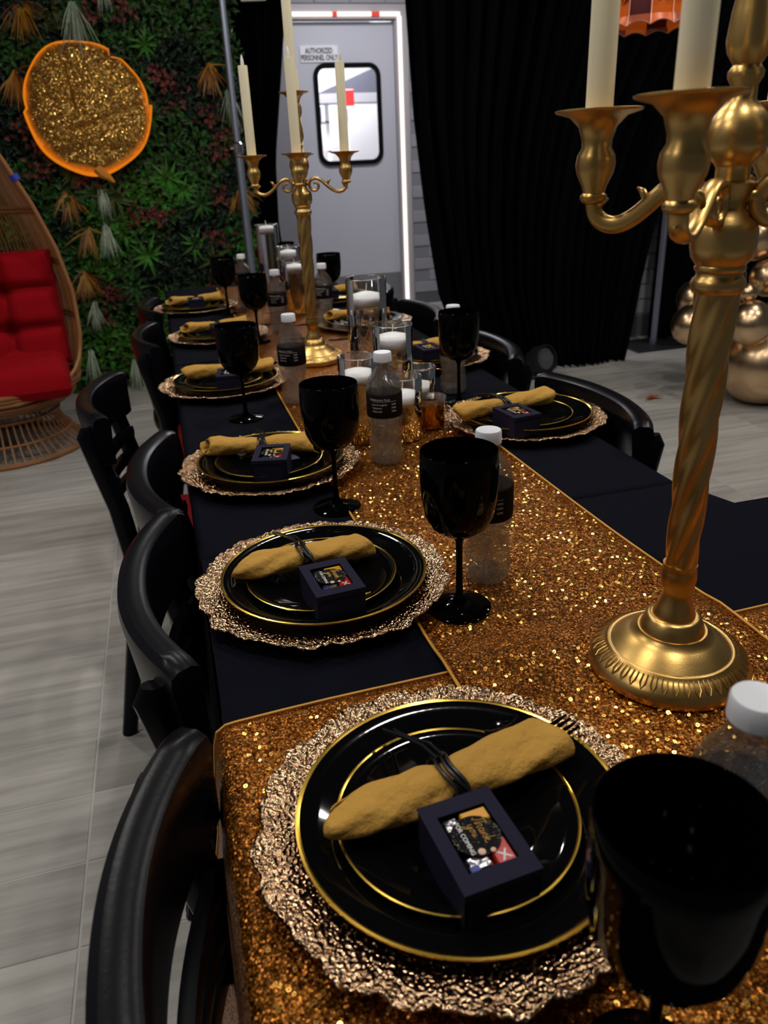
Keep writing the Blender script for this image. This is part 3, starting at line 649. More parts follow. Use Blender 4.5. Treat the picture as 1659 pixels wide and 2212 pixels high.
# legs are kept inboard
table('banquet_table', TL + .004, TRT - .004, .895, 2.35, 'rectangular banquet table under the black cloth, middle of the left row')
table('banquet_table', TL + .004, TRT - .004, 2.36, 3.75, 'rectangular banquet table under the black cloth, far end of the row')
table('banquet_table', TL + .004, 1.85, .125, .878, 'rectangular banquet table under black cloth, nearest the camera, running right')
def drop_bottom(y, xs):
    for c in CH_Y:
        if abs(y - c) < .235: return .485
    return .03
def cloth(name, x0, x1, y0, y1, label, zt, near=False, right=None):
    mb = MB(); n = int((y1 - y0) / .02) + 1
    def wob(x, y): return .0006 * math.sin(23 * y + 9 * x) + .0005 * math.sin(61 * y - 17 * x)
    def row(y):
        rr = right(y) if right else x1
        a = []; bt = drop_bottom(y, 0)
        for t in (1, .75, .5, .25, .06): 
            z = bt + (zt - .02 - bt) * (1 - t); a.append((x0 - .004 - .022 * (1 - (z - .03) / .73) * (1 + .5 * math.sin(y * 14)), y, z))
        a += [(x0 - .004, y, zt - .014), (x0 - .0015, y, zt - .004), (x0 + .008, y, zt)]
        for k in range(1, 12): x = x0 + .008 + (rr - x0 - .016) * k / 12; a.append((x, y, zt + wob(x, y) * (1 if 1 < k < 11 else 0)))
        a += [(rr - .008, y, zt), (rr + .0015, y, zt - .004), (rr + .004, y, zt - .014)]
        for t in (.06, .25, .5, .75, 1):
            z = bt + (zt - .02 - bt) * (1 - t); a.append((rr + .004 + .022 * (1 - (z - .03) / .73) * (1 + .5 * math.sin(y * 14 + 1)), y, z))
        return a
    rows = [row(y0 + (y1 - y0) * k / n) for k in range(n + 1)]; m_ = len(rows[0])
    v = [p for r_ in rows for p in r_]; f = [(i * m_ + j, i * m_ + j + 1, (i + 1) * m_ + j + 1, (i + 1) * m_ + j) for i in range(n) for j in range(m_ - 1)]
    mb.add(v, f); o = mb.build(name, M['cloth'], sharp=60); md = o.modifiers.new('thickness', 'SOLIDIFY'); md.thickness = .0012; md.offset = -1
    return tag(o, label, 'tablecloth', 'black tablecloths')
# far drop is hidden; the end rows simply hang like the long sides
cloth('tablecloth', TL, TRT, .985, 2.22, 'black tablecloth on the near part of the long table', TZ - .0005)
cloth('tablecloth', TL, TRT, 2.205, 3.76, 'black tablecloth on the far part of the long table, beyond the seam', TZ + .0012)
CH_Y_save = CH_Y
hc = MB()
def headcloth():
    x0, x1, y0, y1, zt = TL, 1.86, .115, .884, TZ
    n = 60; pts = []
    # top sheet
    mb = MB().grid(60, 26, lambda u, v: (x0 + (x1 - x0) * u, y0 + (.9845 if (x0 + (x1 - x0) * u) < TRT else y1) * v - y0 * v * 1.0, zt - .0002))
    mb.v = [(p[0], p[1], p[2] + (.0007 * math.sin(9 * p[0] + 12 * p[1]) if p[0] < .7 or p[1] < .8 else 0)) for p in mb.v]
    def skirt(ps, outx, outy, bot):
        m2 = MB().grid(len(ps), 6, lambda u, v: (lambda p, b: (p[0] + outx * (.003 + .02 * v), p[1] + outy * (.003 + .02 * v), zt - .0005 - (zt - b) * v))(ps[int(round(u * (len(ps) - 1)))], bot(ps[int(round(u * (len(ps) - 1)))])))
        mb.add(m2.v, m2.f)
    skirt([(x0, y0 + (.984 - y0) * k / 44) for k in range(45)], -1, 0, lambda p: drop_bottom(p[1], 0))
    skirt([(TRT + .012 + (x1 - TRT - .012) * k / 44, y1) for k in range(45)], 0, 1, lambda p: .03)
    skirt([(x1, y0 + (y1 - y0) * k / 30) for k in range(31)], 1, 0, lambda p: .03)
    skirt([(x0 + (x1 - x0) * k / 60, y0) for k in range(61)], 0, -1, lambda p: .03)
    o = mb.build('tablecloth', M['cloth'], sharp=50)
    return tag(o, 'black tablecloth on the table nearest the camera, extending to the right', 'tablecloth', 'black tablecloths')
headcloth()

# runners
def sequins(parent, x0, x1, y0, y1, z, n, skip=None, drop=None):
    N = n; rg = np.random.RandomState(5)
    X = rg.uniform(x0 + .004, x1 - .004, N); Y = rg.uniform(y0 + .004, y1 - .004, N)
    ta = np.arange(6) * 2 * np.pi / 6; co, si = np.cos(ta), np.sin(ta); V = np.zeros((N, 12, 3))
    tx, ty = rg.normal(0, .30, N), rg.normal(0, .30, N); r = rg.uniform(.0015, .0021, N)
    for k in range(6):
        for q, (fr, o) in enumerate(((1., 0), (.38, 6))):
            dx, dy = r * co[k] * fr, r * si[k] * fr
            V[:, k + o, 0] = X + dx; V[:, k + o, 1] = Y + dy; V[:, k + o, 2] = z + .0013 + dx * tx + dy * ty
    F = [[k, (k + 1) % 6, (k + 1) % 6 + 6, k + 6] for k in range(6)]
    F = (np.array(F)[None] + (np.arange(N) * 12)[:, None, None]).reshape(-1, 4)
    me = bpy.data.meshes.new('sequins'); me.from_pydata(V.reshape(-1, 3).tolist(), [], F.tolist()); me.materials.append(M['sequin_disc'])
    o = bpy.data.objects.new('sequins', me); col.objects.link(o); o.parent = parent; stuff(o); return o
cr = MB(); zc = TZ + .0035
ny = 30
def crow(y):
    e = .0025 * math.sin(y * 40)
    a = [(TL - .040 + .010 * math.sin(y * 20), y, .485), (TL - .030 + .008 * math.sin(y * 17), y, .55), (TL - .022, y, .63), (TL - .016, y, .70), (TL - .011, y, zc - .022), (TL - .007, y, zc - .007), (TL + .002, y, zc - .001), (TL + .012, y, zc)]
    a += [(TL + .012 + (1.85 - TL - .012) * k / 40, y, zc + .0004 * math.sin(k * 1.3 + y * 30)) for k in range(1, 41)]
    return a
rows = [crow(.235 + (.622 - .235) * k / ny) for k in range(ny + 1)]
# far hem drifts a little like the real cloth
rows[-1] = [(p[0], p[1] + .004 * math.sin(p[0] * 9) + .012 * min(1, max(0, (p[0]) / .6)) - .006, p[2]) for p in rows[-1]]
m_ = len(rows[0]); cr.add([p for r_ in rows for p in r_], [(i * m_ + j, i * m_ + j + 1, (i + 1) * m_ + j + 1, (i + 1) * m_ + j) for i in range(ny) for j in range(m_ - 1)])
crun = cr.build('cross_runner', M['sequin'], sharp=0); md = crun.modifiers.new('thickness', 'SOLIDIFY'); md.thickness = .0012; md.offset = -1
tag(crun, 'gold sequin runner lying crosswise under the nearest plate', 'table runner', 'gold sequin runners')
MB().tube([(p[0], p[1], p[2] + .0007) for p in rows[-1]], .0016, 6).build('hem', M['hem'], crun)
sequins(crun, TL + .005, 1.3, .235, .615, zc, 7000)
lr = MB(); zl = zc + .0042; X0, X1 = .219, .556
ly = list(np.linspace(.20, 3.7, 120))
def lx(y, s): return (X0 + .004 * math.sin(y * 3) if s == 0 else X1 + .005 * math.sin(y * 2.3 + 1) + .008 * math.exp(-((y - .65) / .15) ** 2))
def lz(y): return zl if y < .64 else (zl - (zl - (TZ + .0022)) * min(1, (y - .64) / .04))
lrows = [[(lx(y, 0) + (lx(y, 1) - lx(y, 0)) * k / 10, y, lz(y) + (.0005 * math.sin(y * 50 + k) if 0 < k < 10 else 0)) for k in range(11)] for y in ly]
lr.add([p for r_ in lrows for p in r_], [(i * 11 + j, i * 11 + j + 1, (i + 1) * 11 + j + 1, (i + 1) * 11 + j) for i in range(len(ly) - 1) for j in range(10)])
lrun = lr.build('long_runner', M['sequin'], sharp=0); md = lrun.modifiers.new('thickness', 'SOLIDIFY'); md.thickness = .001; md.offset = -1
tag(lrun, 'long gold sequin runner down the middle of the table', 'table runner', 'gold sequin runners')
for s in (0, 10): MB().tube([(r_[s][0], r_[s][1], r_[s][2] + .0006) for r_ in lrows], .0018, 6).build('hem', M['hem'], lrun)
sequins(lrun, X0, X1, .2, .63, zl, 3600); sequins(lrun, X0, X1, .68, 1.9, TZ + .0022, 11000)

# ------------------------------------------------------------ chairs
def make_chair():
    c = empty('dining_chair')
    yw = .198
    def arc(y): return -.052 * (1 - (abs(y) / .2) ** 2.2) + .0
    # top rail: curved plank with rounded top, leaning outward
    prof = [(.012, .70), (-.012, .70), (-.018, .76), (-.022, .795), (-.020, .806), (-.012, .812), (.004, .812), (.013, .806), (.016, .795), (.013, .76)]
    n = 28; v = []; ysn = np.linspace(-.205, .205, n)
    for y in ysn:
        e = min(1, (.2085 - abs(y)) / .02); sl = -2.2 * .052 * (abs(y) / .2) ** 1.2 / .2 * (1 if y > 0 else -1) * -1
        nx, ny_ = 1 / math.hypot(1, sl), -sl / math.hypot(1, sl)
        for (px, pz) in prof: v.append((arc(y) + px * nx, y + px * ny_, .756 + (pz - .756) * (.80 + .20 * math.sqrt(max(0, 1 - (1 - e) ** 2)))))
    m = len(prof); f = [(i * m + j, i * m + (j + 1) % m, (i + 1) * m + (j + 1) % m, (i + 1) * m + j) for i in range(n - 1) for j in range(m)] + [tuple(range(m - 1, -1, -1)), tuple((n - 1) * m + j for j in range(m))]
    MB().add(v, f).build('top_rail', M['chair'], c)
    for zc_ in (.655, .60, .545):
        n = 20; v = []
        for y in np.linspace(-.185, .185, n):
            x = -.036 * (1 - (abs(y) / .185) ** 2) + .004 - (.655 - zc_) * .05
            for px, pz in ((.007, -.014), (-.007, -.014), (-.009, .0), (-.007, .014), (.007, .014), (.009, 0)): v.append((x + px, y, zc_ + pz))
        m = 6; f = [(i * m + j, i * m + (j + 1) % m, (i + 1) * m + (j + 1) % m, (i + 1) * m + j) for i in range(n - 1) for j in range(m)] + [tuple(range(5, -1, -1)), tuple((n - 1) * m + j for j in range(m))]
        MB().add(v, f).build('slat', M['chair'], c)
    for s in (-1, 1):
        pts = [(-.085, 0), (-.03, .25), (.01, .45), (-.004, .6), (-.028, .72), (-.038, .765), (-.036, .782)]
        MB().tube([(x, s * yw * .94, z) for x, z in pts], [.018, .02, .023, .022, .022, .021, .012], 10, True, .75, (1, 0, 0)).build('leg', M['chair'], c)
        MB().tube([(.325, s * .175, .0), (.33, s * .178, .42)], [.015, .02], 8, True, 1, (1, 0, 0)).build('leg', M['chair'], c)
        MB().tube([(-.055, s * yw * .93, .16), (.326, s * .176, .16)], .01, 8).build('stretcher', M['chair'], c)
    MB().tube([(.328, -.176, .22), (.328, .176, .22)], .01, 8).build('stretcher', M['chair'], c)
    MB().bbox(.0, .35, -.175, .175, .395, .425, .006).build('seat_frame', M['chair'], c, smooth=False)
    MB().bbox(.02, .36, -.19, .19, .426, .468, .016).build('seat', M['vinyl'], c)
    return c
chair = Maker(make_chair())
GL, GR = 'black chairs along the left side of the table', 'black chairs along the right side of the table'
for x, y, rz, lab in ((-.04, .36, 0, 'black wooden curved-back chair nearest the camera, left of the cross runner'), (-.04, .865, 0, 'second black curved-back chair from the camera on the left side'),
                      (-.04, 1.25, 0, 'third black curved-back chair on the left, its red seat showing beside the cloth'), (-.16, 1.80, -3, 'black ladder-back chair pulled out from the table, floor seen through its slats'),
                      (-.06, 2.47, 0, 'black chair on the left in front of the plant wall, second from the far end'), (-.05, 3.05, 0, 'farthest black chair on the left side, mostly behind the plates')):
    chair((x, y, 0), R(rz), lab, 'chair', GL)
for x, y, rz, lab in ((.775, 1.335, 180, 'black curved-back chair on the right behind the nearest right-hand plate'), (.785, 1.90, 180, 'black chair on the right behind the black goblet and bottle'),
                      (.785, 2.46, 180, 'black chair on the right with a shiny rail below the door frame'), (.785, 3.06, 180, 'farthest black chair on the right, rail seen through the tall vase')):
    chair((x, y, 0), R(rz), lab, 'chair', GR)

# ------------------------------------------------------------ place settings
def make_charger(seed):
    rg = random.Random(seed); ph = [rg.uniform(0, 6.28) for _ in range(6)]
    def sc_(a): return 1 + .014 * math.sin(9 * a + ph[0]) + .010 * math.sin(17 * a + ph[1]) + .034 * abs(math.sin(12.5 * a + .5 * math.sin(3 * a) + ph[2])) ** .7 + .010 * abs(math.sin(31 * a + ph[3])) - .03
    rs = [0, .06, .095, .104, .110, .116, .122, .128, .134, .140, .146, .151, .155, .158]
    seg = 384
    def zz(r, a, i):
        b = 0.004 + (.0125 * ((r - .10) / .058) ** 1.2 if r > .10 else 0)
        if r > .10: b += .0007 * math.sin(88 * a + 3 * math.sin(5 * a) + r * 40) * min(1, (r - .10) / .02) + .0006 * mn.noise(Vector((r * 260 * math.cos(a), r * 260 * math.sin(a), seed)))
        return b
    v = [(0, 0, .004)]; f = []
    ring = []
    for i, r in enumerate(rs[1:]):
        ids = []
        for k in range(seg):
            a = 2 * math.pi * k / seg; q = 1 + (sc_(a) - 1) * max(0, (r - .10) / .058); ids.append(len(v)); v.append((r * q * math.cos(a), r * q * math.sin(a), zz(r, a, i)))
        ring.append(ids)
    ids = []  # rim roll and underside
    for (dr, dz) in ((.0015, -.0012), (.0, -.0028)):
        ids = []
        for k in range(seg):
            a = 2 * math.pi * k / seg; q = sc_(a); ids.append(len(v)); v.append(((.158 + dr) * q * math.cos(a), (.158 + dr) * q * math.sin(a), zz(.158, a, 0) + dz))
        ring.append(ids)
    ids = []
    for k in range(seg): a = 2 * math.pi * k / seg; ids.append(len(v)); v.append((.105 * math.cos(a), .105 * math.sin(a), .0))
    ring.append(ids)
    for k in range(seg): f.append((0, ring[0][k], ring[0][(k + 1) % seg]))
    for i in range(len(ring) - 1):
        for k in range(seg): k2 = (k + 1) % seg; f.append((ring[i][k], ring[i + 1][k], ring[i + 1][k2], ring[i][k2]))
    f.append(tuple(ring[-1][::-1]))
    o = MB().add(v, f).build('charger_plate', M['charger'], sharp=0)
    return o
def make_plate(name, R_, well, h, t=.0022):
    p = empty(name)
    pr = [(0, t), (well * .9, t), (well, t + .0008), (R_ * .86, h * .78), (R_ * .985, h), (R_, h - .0004), (R_ * .995, h - t * .8), (R_ * .86, h * .78 - t), (well * 1.0, 0), (0, 0)]
    MB().lathe(pr, 96).build('plate_body', M['black_gloss'], p, sharp=70)
    MB().lathe_open([(R_ * .978, h * .985 + .0001), (R_ * .99, h + .0006), (R_ * 1.003, h + .0003), (R_ * 1.005, h - .0009), (R_ * .999, h - .0014)], 96).build('gold_rim', M['rim_gold'], p)['label'] = 'thin shiny gold rim line'
    return p
def napkin_mesh(seed, L=.215, r1=.019, r2=.021, flat=.62, flare=0.):
    rg = random.Random(seed); mb = MB(); n = 48; m = 36
    v = []; 
    ph = [rg.uniform(0, 6.28) for _ in range(8)]
    for i in range(n):
        u = i / (n - 1); x = (u - .5) * L
        rr = r1 + (r2 - r1) * u; rr *= 1 - .22 * math.exp(-((u - .5) / .06) ** 2); rr *= 1 + flare * (abs(u - .5) * 2) ** 3
        if u < .12: rr *= .55 + .45 * (u / .12) ** .6
        for k in range(m):
            t = k / (m - 1); a = -.6 + t * 2 * math.pi * 1.12     # spiral overlap
            q = rr * (1 + .07 * t) * (1 + .05 * math.sin(3 * a + 5 * u + ph[0]) + .045 * math.sin(2 * a - 11 * u + ph[1]) + .028 * math.sin(5 * a + 19 * u + ph[2]))
            e_ = max(0, (abs(u - .5) - .36) / .14)
            xs = x + (1 if u > .5 else -1) * e_ * (.010 * math.cos(a + ph[3]) + .009 * (t - .5))
            q *= 1 + .10 * (abs(((a * 1.6 + u * 7 + ph[4]) % 2) - 1) - .5) * (.4 + abs(u - .5) * 2)
            q *= 1 + .10 * (abs(mn.noise(Vector((xs * 38, q * math.cos(a) * 60, seed + math.sin(a))))) - .2)
            v.append((xs, q * math.cos(a) * 1.25, q * math.sin(a) * flat))
    f = [(i * m + k, i * m + k + 1, (i + 1) * m + k + 1, (i + 1) * m + k) for i in range(n - 1) for k in range(m - 1)]
    return mb.add(v, f)
def make_napkin(seed, ribbon=True, cutlery=True, **kw):
    p = empty('napkin_roll')
    o = napkin_mesh(seed, **kw).build('napkin', M['napkin'], p, sharp=0); md = o.modifiers.new('thickness', 'SOLIDIFY'); md.thickness = .0012
    if ribbon:
        rb = MB()
        for off in (-.004, .002, .006):
            rb.tube([(off + .002 * math.sin(t * 3), (.0225 + abs(off) * .1) * math.cos(t), .0125 * math.sin(t)) for t in np.linspace(-.3, 2 * math.pi - .3, 30)], .0018, 6, False, 1.6)
        rb.build('ribbon_band', M['ribbon'], p)
        tl = MB()
        for sx, ex, ez in ((-.002, -.022, .004), (.004, -.012, .0)):
            tl.tube([(sx, .012, .012), (sx - .004, .03, .013), (ex * .6, .05, .006 + ez), (ex, .072, ez + .0)], [.0028, .0026, .0026, .0024], 6, True, .5)
        tl.tube([(0, -.012, .011), (.004, -.022, .008), (.010, -.030, .0)], .0028, 6, True, .6)
        tl.build('ribbon_tail', M['ribbon'], p)
    return p
def make_fork():
    p = MB(); zz_ = .004
    p.tube([(-.10, 0, 0), (0, 0, .001), (.028, 0, .002)], [.003, .003, .004], 8, True, 1.5)
    p.tube([(.028, 0, .002), (.04, 0, .001), (.05, 0, .0)], [.004, .0065, .0075], 8, True, 1.4, (0, 0, 1))
    for y in (-.0085, -.003, .003, .0085): p.tube([(.048, y, .0), (.07, y, .002), (.083, y, .006)], [.0022, .0018, .001], 6)
    return p
def make_spoon():
    p = MB(); p.tube([(-.10, 0, 0), (.02, 0, .002)], .003, 8, True, 1.4)
    def bowl(u, v): a = 2 * math.pi * u; r = v; return (.045 + .027 * r * math.cos(a), .0165 * r * math.sin(a), .004 - .005 * (1 - r * r))
    p.grid(25, 8, bowl); return p
def strokes(name, parent, polys, rad, mt, T):
    mb = MB()
    for pl_ in polys:
        pts = [Vector((x, y, 0)) for x, y in pl_]
        # Catmull-Rom smoothing
        q = []
        for i in range(len(pts) - 1):
            a, b, c_, d = pts[max(i - 1, 0)], pts[i], pts[i + 1], pts[min(i + 2, len(pts) - 1)]
            for k in range(4):
                t = k / 4; q.append(.5 * ((2 * b) + (c_ - a) * t + (2 * a - 5 * b + 4 * c_ - d) * t * t + (3 * b - a - 3 * c_ + d) * t ** 3))
        q.append(pts[-1]); mb.tube([tuple(T @ p) for p in q], rad, 4, True, .6)
    return mb.build(name, mt, parent)
def make_box():
    b = empty('favor_box'); hx, hy, h = .0285, .039, .041
    bd = MB(); bd.box(-hx, hx, -hy, hy, 0, .001); bd.box(-hx, -hx + .001, -hy, hy, 0, h - .001).box(hx - .001, hx, -hy, hy, 0, h - .001).box(-hx, hx, -hy, -hy + .001, 0, h - .001).box(-hx, hx, hy - .001, hy, 0, h - .001)
    bd.box(-hx + .001, hx - .001, -hy + .001, hy - .001, .026, .027)
    bd.build('box_body', M['paper'], b, smooth=False)
    wx, wy = .019, .026
    e = .0008
    out = [(-hx - e, -hy - e), (hx + e, -hy - e), (hx + e, hy + e), (-hx - e, hy + e)]; inn = [(-wx, -wy), (wx, -wy), (wx, wy), (-wx, wy)]
    v = [(x, y, h) for x, y in out] + [(x, y, h) for x, y in inn] + [(x, y, h - .0012) for x, y in out] + [(x, y, h - .0012) for x, y in inn]; f = []
    for k in range(4):
        j = (k + 1) % 4; f += [(k, j, 4 + j, 4 + k), (8 + j, 8 + k, 12 + k, 12 + j), (4 + k, 4 + j, 12 + j, 12 + k), (j, k, 8 + k, 8 + j)]
    lid = MB().add(v, f); lid.box(-hx - e, hx + e, -hy - e - .0008, -hy - e, h - .006, h); lid.build('lid', M['paper'], b, smooth=False)
    MB().add([(-wx, -wy, h - .0018), (wx, -wy, h - .0018), (wx, wy, h - .0018), (-wx, wy, h - .0018)], [(0, 1, 2, 3)]).build('window_film', M['glass'], b, smooth=False)
    T = Matrix.Translation((.001, .003, h - .0008)) @ Matrix.Rotation(R(-90), 4, 'Z')
    st_m = mat('sticker_black', (.006, .006, .008), .6, Specular_IOR_Level=.05)
    n_ = nd(st_m, 'ShaderNodeTexNoise'); n_.inputs['Scale'].default_value = 900; tc_ = nd(st_m, 'ShaderNodeTexCoord'); ln(st_m, tc_.outputs['Object'], n_.inputs['Vector'])
    sx = nd(st_m, 'ShaderNodeSeparateXYZ'); ln(st_m, tc_.outputs['Object'], sx.inputs[0])
    ab = nd(st_m, 'ShaderNodeMath', operation='ABSOLUTE'); ln(st_m, sx.outputs[0], ab.inputs[0]); mr_ = nd(st_m, 'ShaderNodeMapRange'); mr_.inputs[1].default_value = .012; mr_.inputs[2].default_value = .019; mr_.inputs[3].default_value = 0; mr_.inputs[4].default_value = .14; ln(st_m, ab.outputs[0], mr_.inputs[0])
    ad_ = nd(st_m, 'ShaderNodeMath', operation='ADD'); ln(st_m, n_.outputs['Fac'], ad_.inputs[0]); ln(st_m, mr_.outputs[0], ad_.inputs[1])
    rr_ = ramp(st_m, ad_.outputs[0], [(.66, (.006, .006, .008)), (.74, (.55, .45, .3))]); ln(st_m, rr_.outputs[0], P(st_m).inputs['Base Color'])
    MB().lathe([(0, 0), (.0178, 0), (.0178, .0004), (0, .0004)], 40, Matrix.Translation((.0006, .002, h - .0014)) ).build('sticker', st_m, b)
    th = [[(-14, 6), (-9, 7.5), (-5, 7)], [(-9.5, 7.2), (-10.5, 2), (-12, -.5), (-13, .5)], [(-7, 8), (-8.5, 1), (-8.2, -.5), (-6, 3.5), (-4.6, 3), (-5.2, 0), (-4, -.3)], [(-.8, 3), (-2.4, 3.2), (-3, 1), (-2, -.4), (-.6, 1.2), (-.4, 3), (-.6, .2), (.4, -.3)],
          [(1.2, 3), (1, -.4), (2.6, 3), (3.8, 3), (3.4, .2), (4.4, -.3)], [(6.4, 8), (5.2, 2), (5, -.4)], [(5.2, 1.2), (7.4, 3.2), (7.6, 2), (5.6, 1.4), (8.2, -.6), (9.5, .4)]]
    yo = [[(-8, -3), (-8.4, -5.6), (-6.8, -6), (-5.6, -3.2), (-6.4, -8.5), (-8, -10), (-8.6, -8.6), (-5, -6.4)], [(-3, -3.2), (-4.4, -4.6), (-3.6, -6.2), (-2, -5), (-2.6, -3.2), (-1, -3.6)], [(-.2, -3.2), (-.6, -5.4), (.4, -6.2), (1.6, -3.4), (1.4, -5.6), (2.6, -6)]]
    S = Matrix.Translation((.0035, .0035, 0)).copy()
    Tt = Matrix.Translation((.0045, .003, h - .0007)) @ Matrix.Rotation(R(-90), 4, 'Z') @ Matrix.Scale(.00105, 4)
    strokes('script_lettering', b, th + yo, .00042, M['goldprint'], Tt)
    o = text_mesh('FOR COMING', .0048, 'small_lettering', M['white'], extrude=.0001); o.parent = b; o.location = (-.0085, .002, h - .0007); o.rotation_euler = (0, 0, R(-90))
    for x, y, r_ in ((-.002, -.012, .0028), (.006, -.0135, .002)): MB().lathe([(r_, 0), (r_ * .7, .0006), (0, .0009)], 14, Matrix.Translation((x, y, h - .001))).build('printed_balloon', mat('peach', (.7, .45, .3), .5), b)
    cn = MB(); cn.bbox(-.017, .003, -.0255, -.010, .027, .0385, .003); cn.build('silver_candy', M['silver'], b)
    cn = MB(); cn.bbox(.0045, .0186, -.0255, -.004, .028, .0388, .001); cn.build('red_candy', M['red'], b)
    cn = MB(); cn.bbox(-.002, .0186, .014, .0257, .028, .0388, .001); cn.build('yellow_candy', M['yellow'], b)
    cn = MB(); cn.bbox(-.0186, -.0035, .010, .0257, .028, .0386, .003); cn.build('silver_candy', M['silver'], b)
    cn = MB(); cn.bbox(-.016, -.009, -.0245, -.0195, .0380, .0390, .0003); cn.build('blue_print', M['blue'], b, smooth=False)
    o = text_mesh('X', .011, 'wrapper_letter', M['white'], offset=.0002, extrude=.0001); o.parent = b; o.location = (.0118, -.0195, .0389); o.rotation_euler = (0, 0, R(10)); o.scale = (1, 1, 1)
    return b
chargers = [Maker(make_charger(s)) for s in (1, 2)]
dplate = Maker(make_plate('dinner_plate', .129, .082, .020)); splate = Maker(make_plate('salad_plate', .0945, .062, .015))
naps = [Maker(make_napkin(3, L=.198, r1=.0150, r2=.0185, flat=.72)), Maker(make_napkin(11, L=.165, r1=.0165, r2=.0155, flat=.85)), Maker(make_napkin(23, L=.205, r1=.016, r2=.017, flat=.8, flare=.55)), Maker(make_napkin(31, L=.21, r1=.017, r2=.015, flat=.85, flare=.4))]
fork_p = make_fork().build('plastic_fork', M['black_gloss']); fork = Maker(fork_p)
spoon_p = make_spoon().build('plastic_spoon', M['black_gloss']); spoon = Maker(spoon_p)
boxm = Maker(make_box())
ORD = {'L': ['nearest the camera on the cross runner', 'second in the left row', 'third in the left row', 'fourth in the left row', 'fifth in the left row behind a goblet', 'farthest in left row'],
       'R': ['nearest in the right row', 'second in the right row', 'third in the right row', 'farthest in the right row']}
ps = [('L', 0, .158, .425, 20, 0, (.155, .440, 9.5), (.151, .367, 5)), ('L', 1, .135, .848, 160, 1, (.114, .868, 4), (.133, .776, 5)), ('L', 2, .130, 1.293, 65, 2, (.122, 1.325, -14), (.127, 1.232, -14)),
      ('L', 3, .102, 1.905, 250, 3, (.115, 1.93, -4), (.11, 1.835, -8)), ('L', 4, .135, 2.52, 10, 2, (.135, 2.55, 5), (.14, 2.46, 4)), ('L', 5, .093, 3.12, 100, 2, (.10, 3.15, 5), (.095, 3.06, 0)),
      ('R', 0, .655, 1.36, 200, 3, (.612, 1.378, 10), (.60, 1.283, 8)), ('R', 1, .648, 1.935, 300, 2, (.64, 1.965, 5), (.625, 1.88, 4)), ('R', 2, .61, 2.50, 30, 2, (.60, 2.53, 0), (.62, 2.45, 0)), ('R', 3, .635, 3.06, 80, 2, (.63, 3.09, 4), (.60, 3.0, 0))]
for side, k, x, y, rz, nk, nap, bx in ps:
    w_ = ORD[side][k]; base = TZ + (.0105 if (side == 'L' and k == 0) else .0024)
    if side == 'R' or k > 0: base = TZ + (.0040)
    if side == 'L' and k == 0: base = TZ + .0082
    chargers[k % 2]((x, y, base), R(rz), 'hammered rose-gold scalloped charger plate, ' + w_, 'charger plate', 'gold scalloped chargers')
    dplate((x + .002, y - .002, base + .0055), 0, 'black dinner plate with gold rim, ' + w_, 'plate', 'black dinner plates')
    splate((x - .002, y - .004, base + .0085), 0, 'small gold-rimmed black plate stacked on another, ' + w_, 'plate', 'black salad plates')
    zs = base + .0085 + .015
    n_ = naps[nk]((nap[0], nap[1], zs + .0135), R(nap[2]), 'rolled mustard napkin tied with black ribbon, ' + w_, 'napkin', 'mustard napkin rolls')
    boxm((bx[0], bx[1], base + .0112), R(bx[2]), 'small dark favor box with clear window, ' + w_, 'box', 'dark favor boxes')
    if (side, k) in (('L', 0), ('L', 3)):
        a = R(nap[2]); fork((nap[0] + .043 * math.cos(a), nap[1] + .048 * math.sin(a) + .004, zs + .013), a, 'black fork tines sticking out of napkin, ' + w_, 'fork', 'black plastic forks')
        spoon((nap[0] + .034 * math.cos(a) - .006, nap[1] + .034 * math.sin(a) + .016, zs + .012), a + .12, 'black spoon bowl poking out of napkin, ' + w_, 'spoon', 'black plastic spoons')
    if (side, k) == ('L', 2):
        a = R(nap[2]); spoon((nap[0] + .05, nap[1] + .005, zs + .012), a + .2, 'black spoon poking out of napkin, ' + w_, 'spoon', 'black plastic spoons')

# ------------------------------------------------------------ goblets
def make_goblet():
    g = empty('goblet')
    ob = [(0, .0955), (.010, .0965), (.022, .1015), (.033, .111), (.0400, .125), (.0430, .145), (.0440, .165), (.0438, .185), (.0432, .2), (.0425, .2006), (.0422, .185), (.0424, .165), (.0414, .146), (.0384, .127), (.0316, .1135), (.020, .1040), (0, .100)]
    MB().lathe(ob, 64).build('bowl', M['goblet'], g, sharp=80)
    MB().lathe([(0, .0055), (.0085, .0085), (.0052, .016), (.0042, .03), (.0038, .06), (.0042, .088), (.008, .0960), (0, .0965)], 24).build('stem', M['goblet'], g, sharp=0)
    MB().lathe([(0, 0), (.037, 0), (.0378, .001), (.036, .0022), (.02, .0048), (.008, .0082), (0, .0082)], 64).build('foot', M['goblet'], g, sharp=60)
    return g
gob = Maker(make_goblet()); RT = TZ + .0042
for x, y, z, lab in ((.197, .222, TZ + .0085, 'large black goblet in the lower right corner, nearest the camera'), (.280, .742, RT, 'black goblet on the runner edge beside the second plate'), (.206, 1.09, TZ + .0015, 'black goblet beside the third plate, left of a water bottle'),
                     (.122, 1.625, TZ + .0015, 'black goblet on the bare cloth before the fourth plate'), (.247, 2.40, RT, 'black goblet overlapping the far water bottle on the left'), (.205, 2.97, TZ + .003, 'black goblet farthest on the left, against the plant wall'),
                     (.582, 1.542, TZ + .0015, 'black goblet in front of a bottle on the right, before the large drape'), (.575, 2.85, TZ + .003, 'black goblet on the right silhouetted against the white door'), (.50, 3.40, RT, 'black goblet mostly hidden behind the far floating candle')):
    gob((x, y, z), 0, lab, 'goblet', 'black goblets')

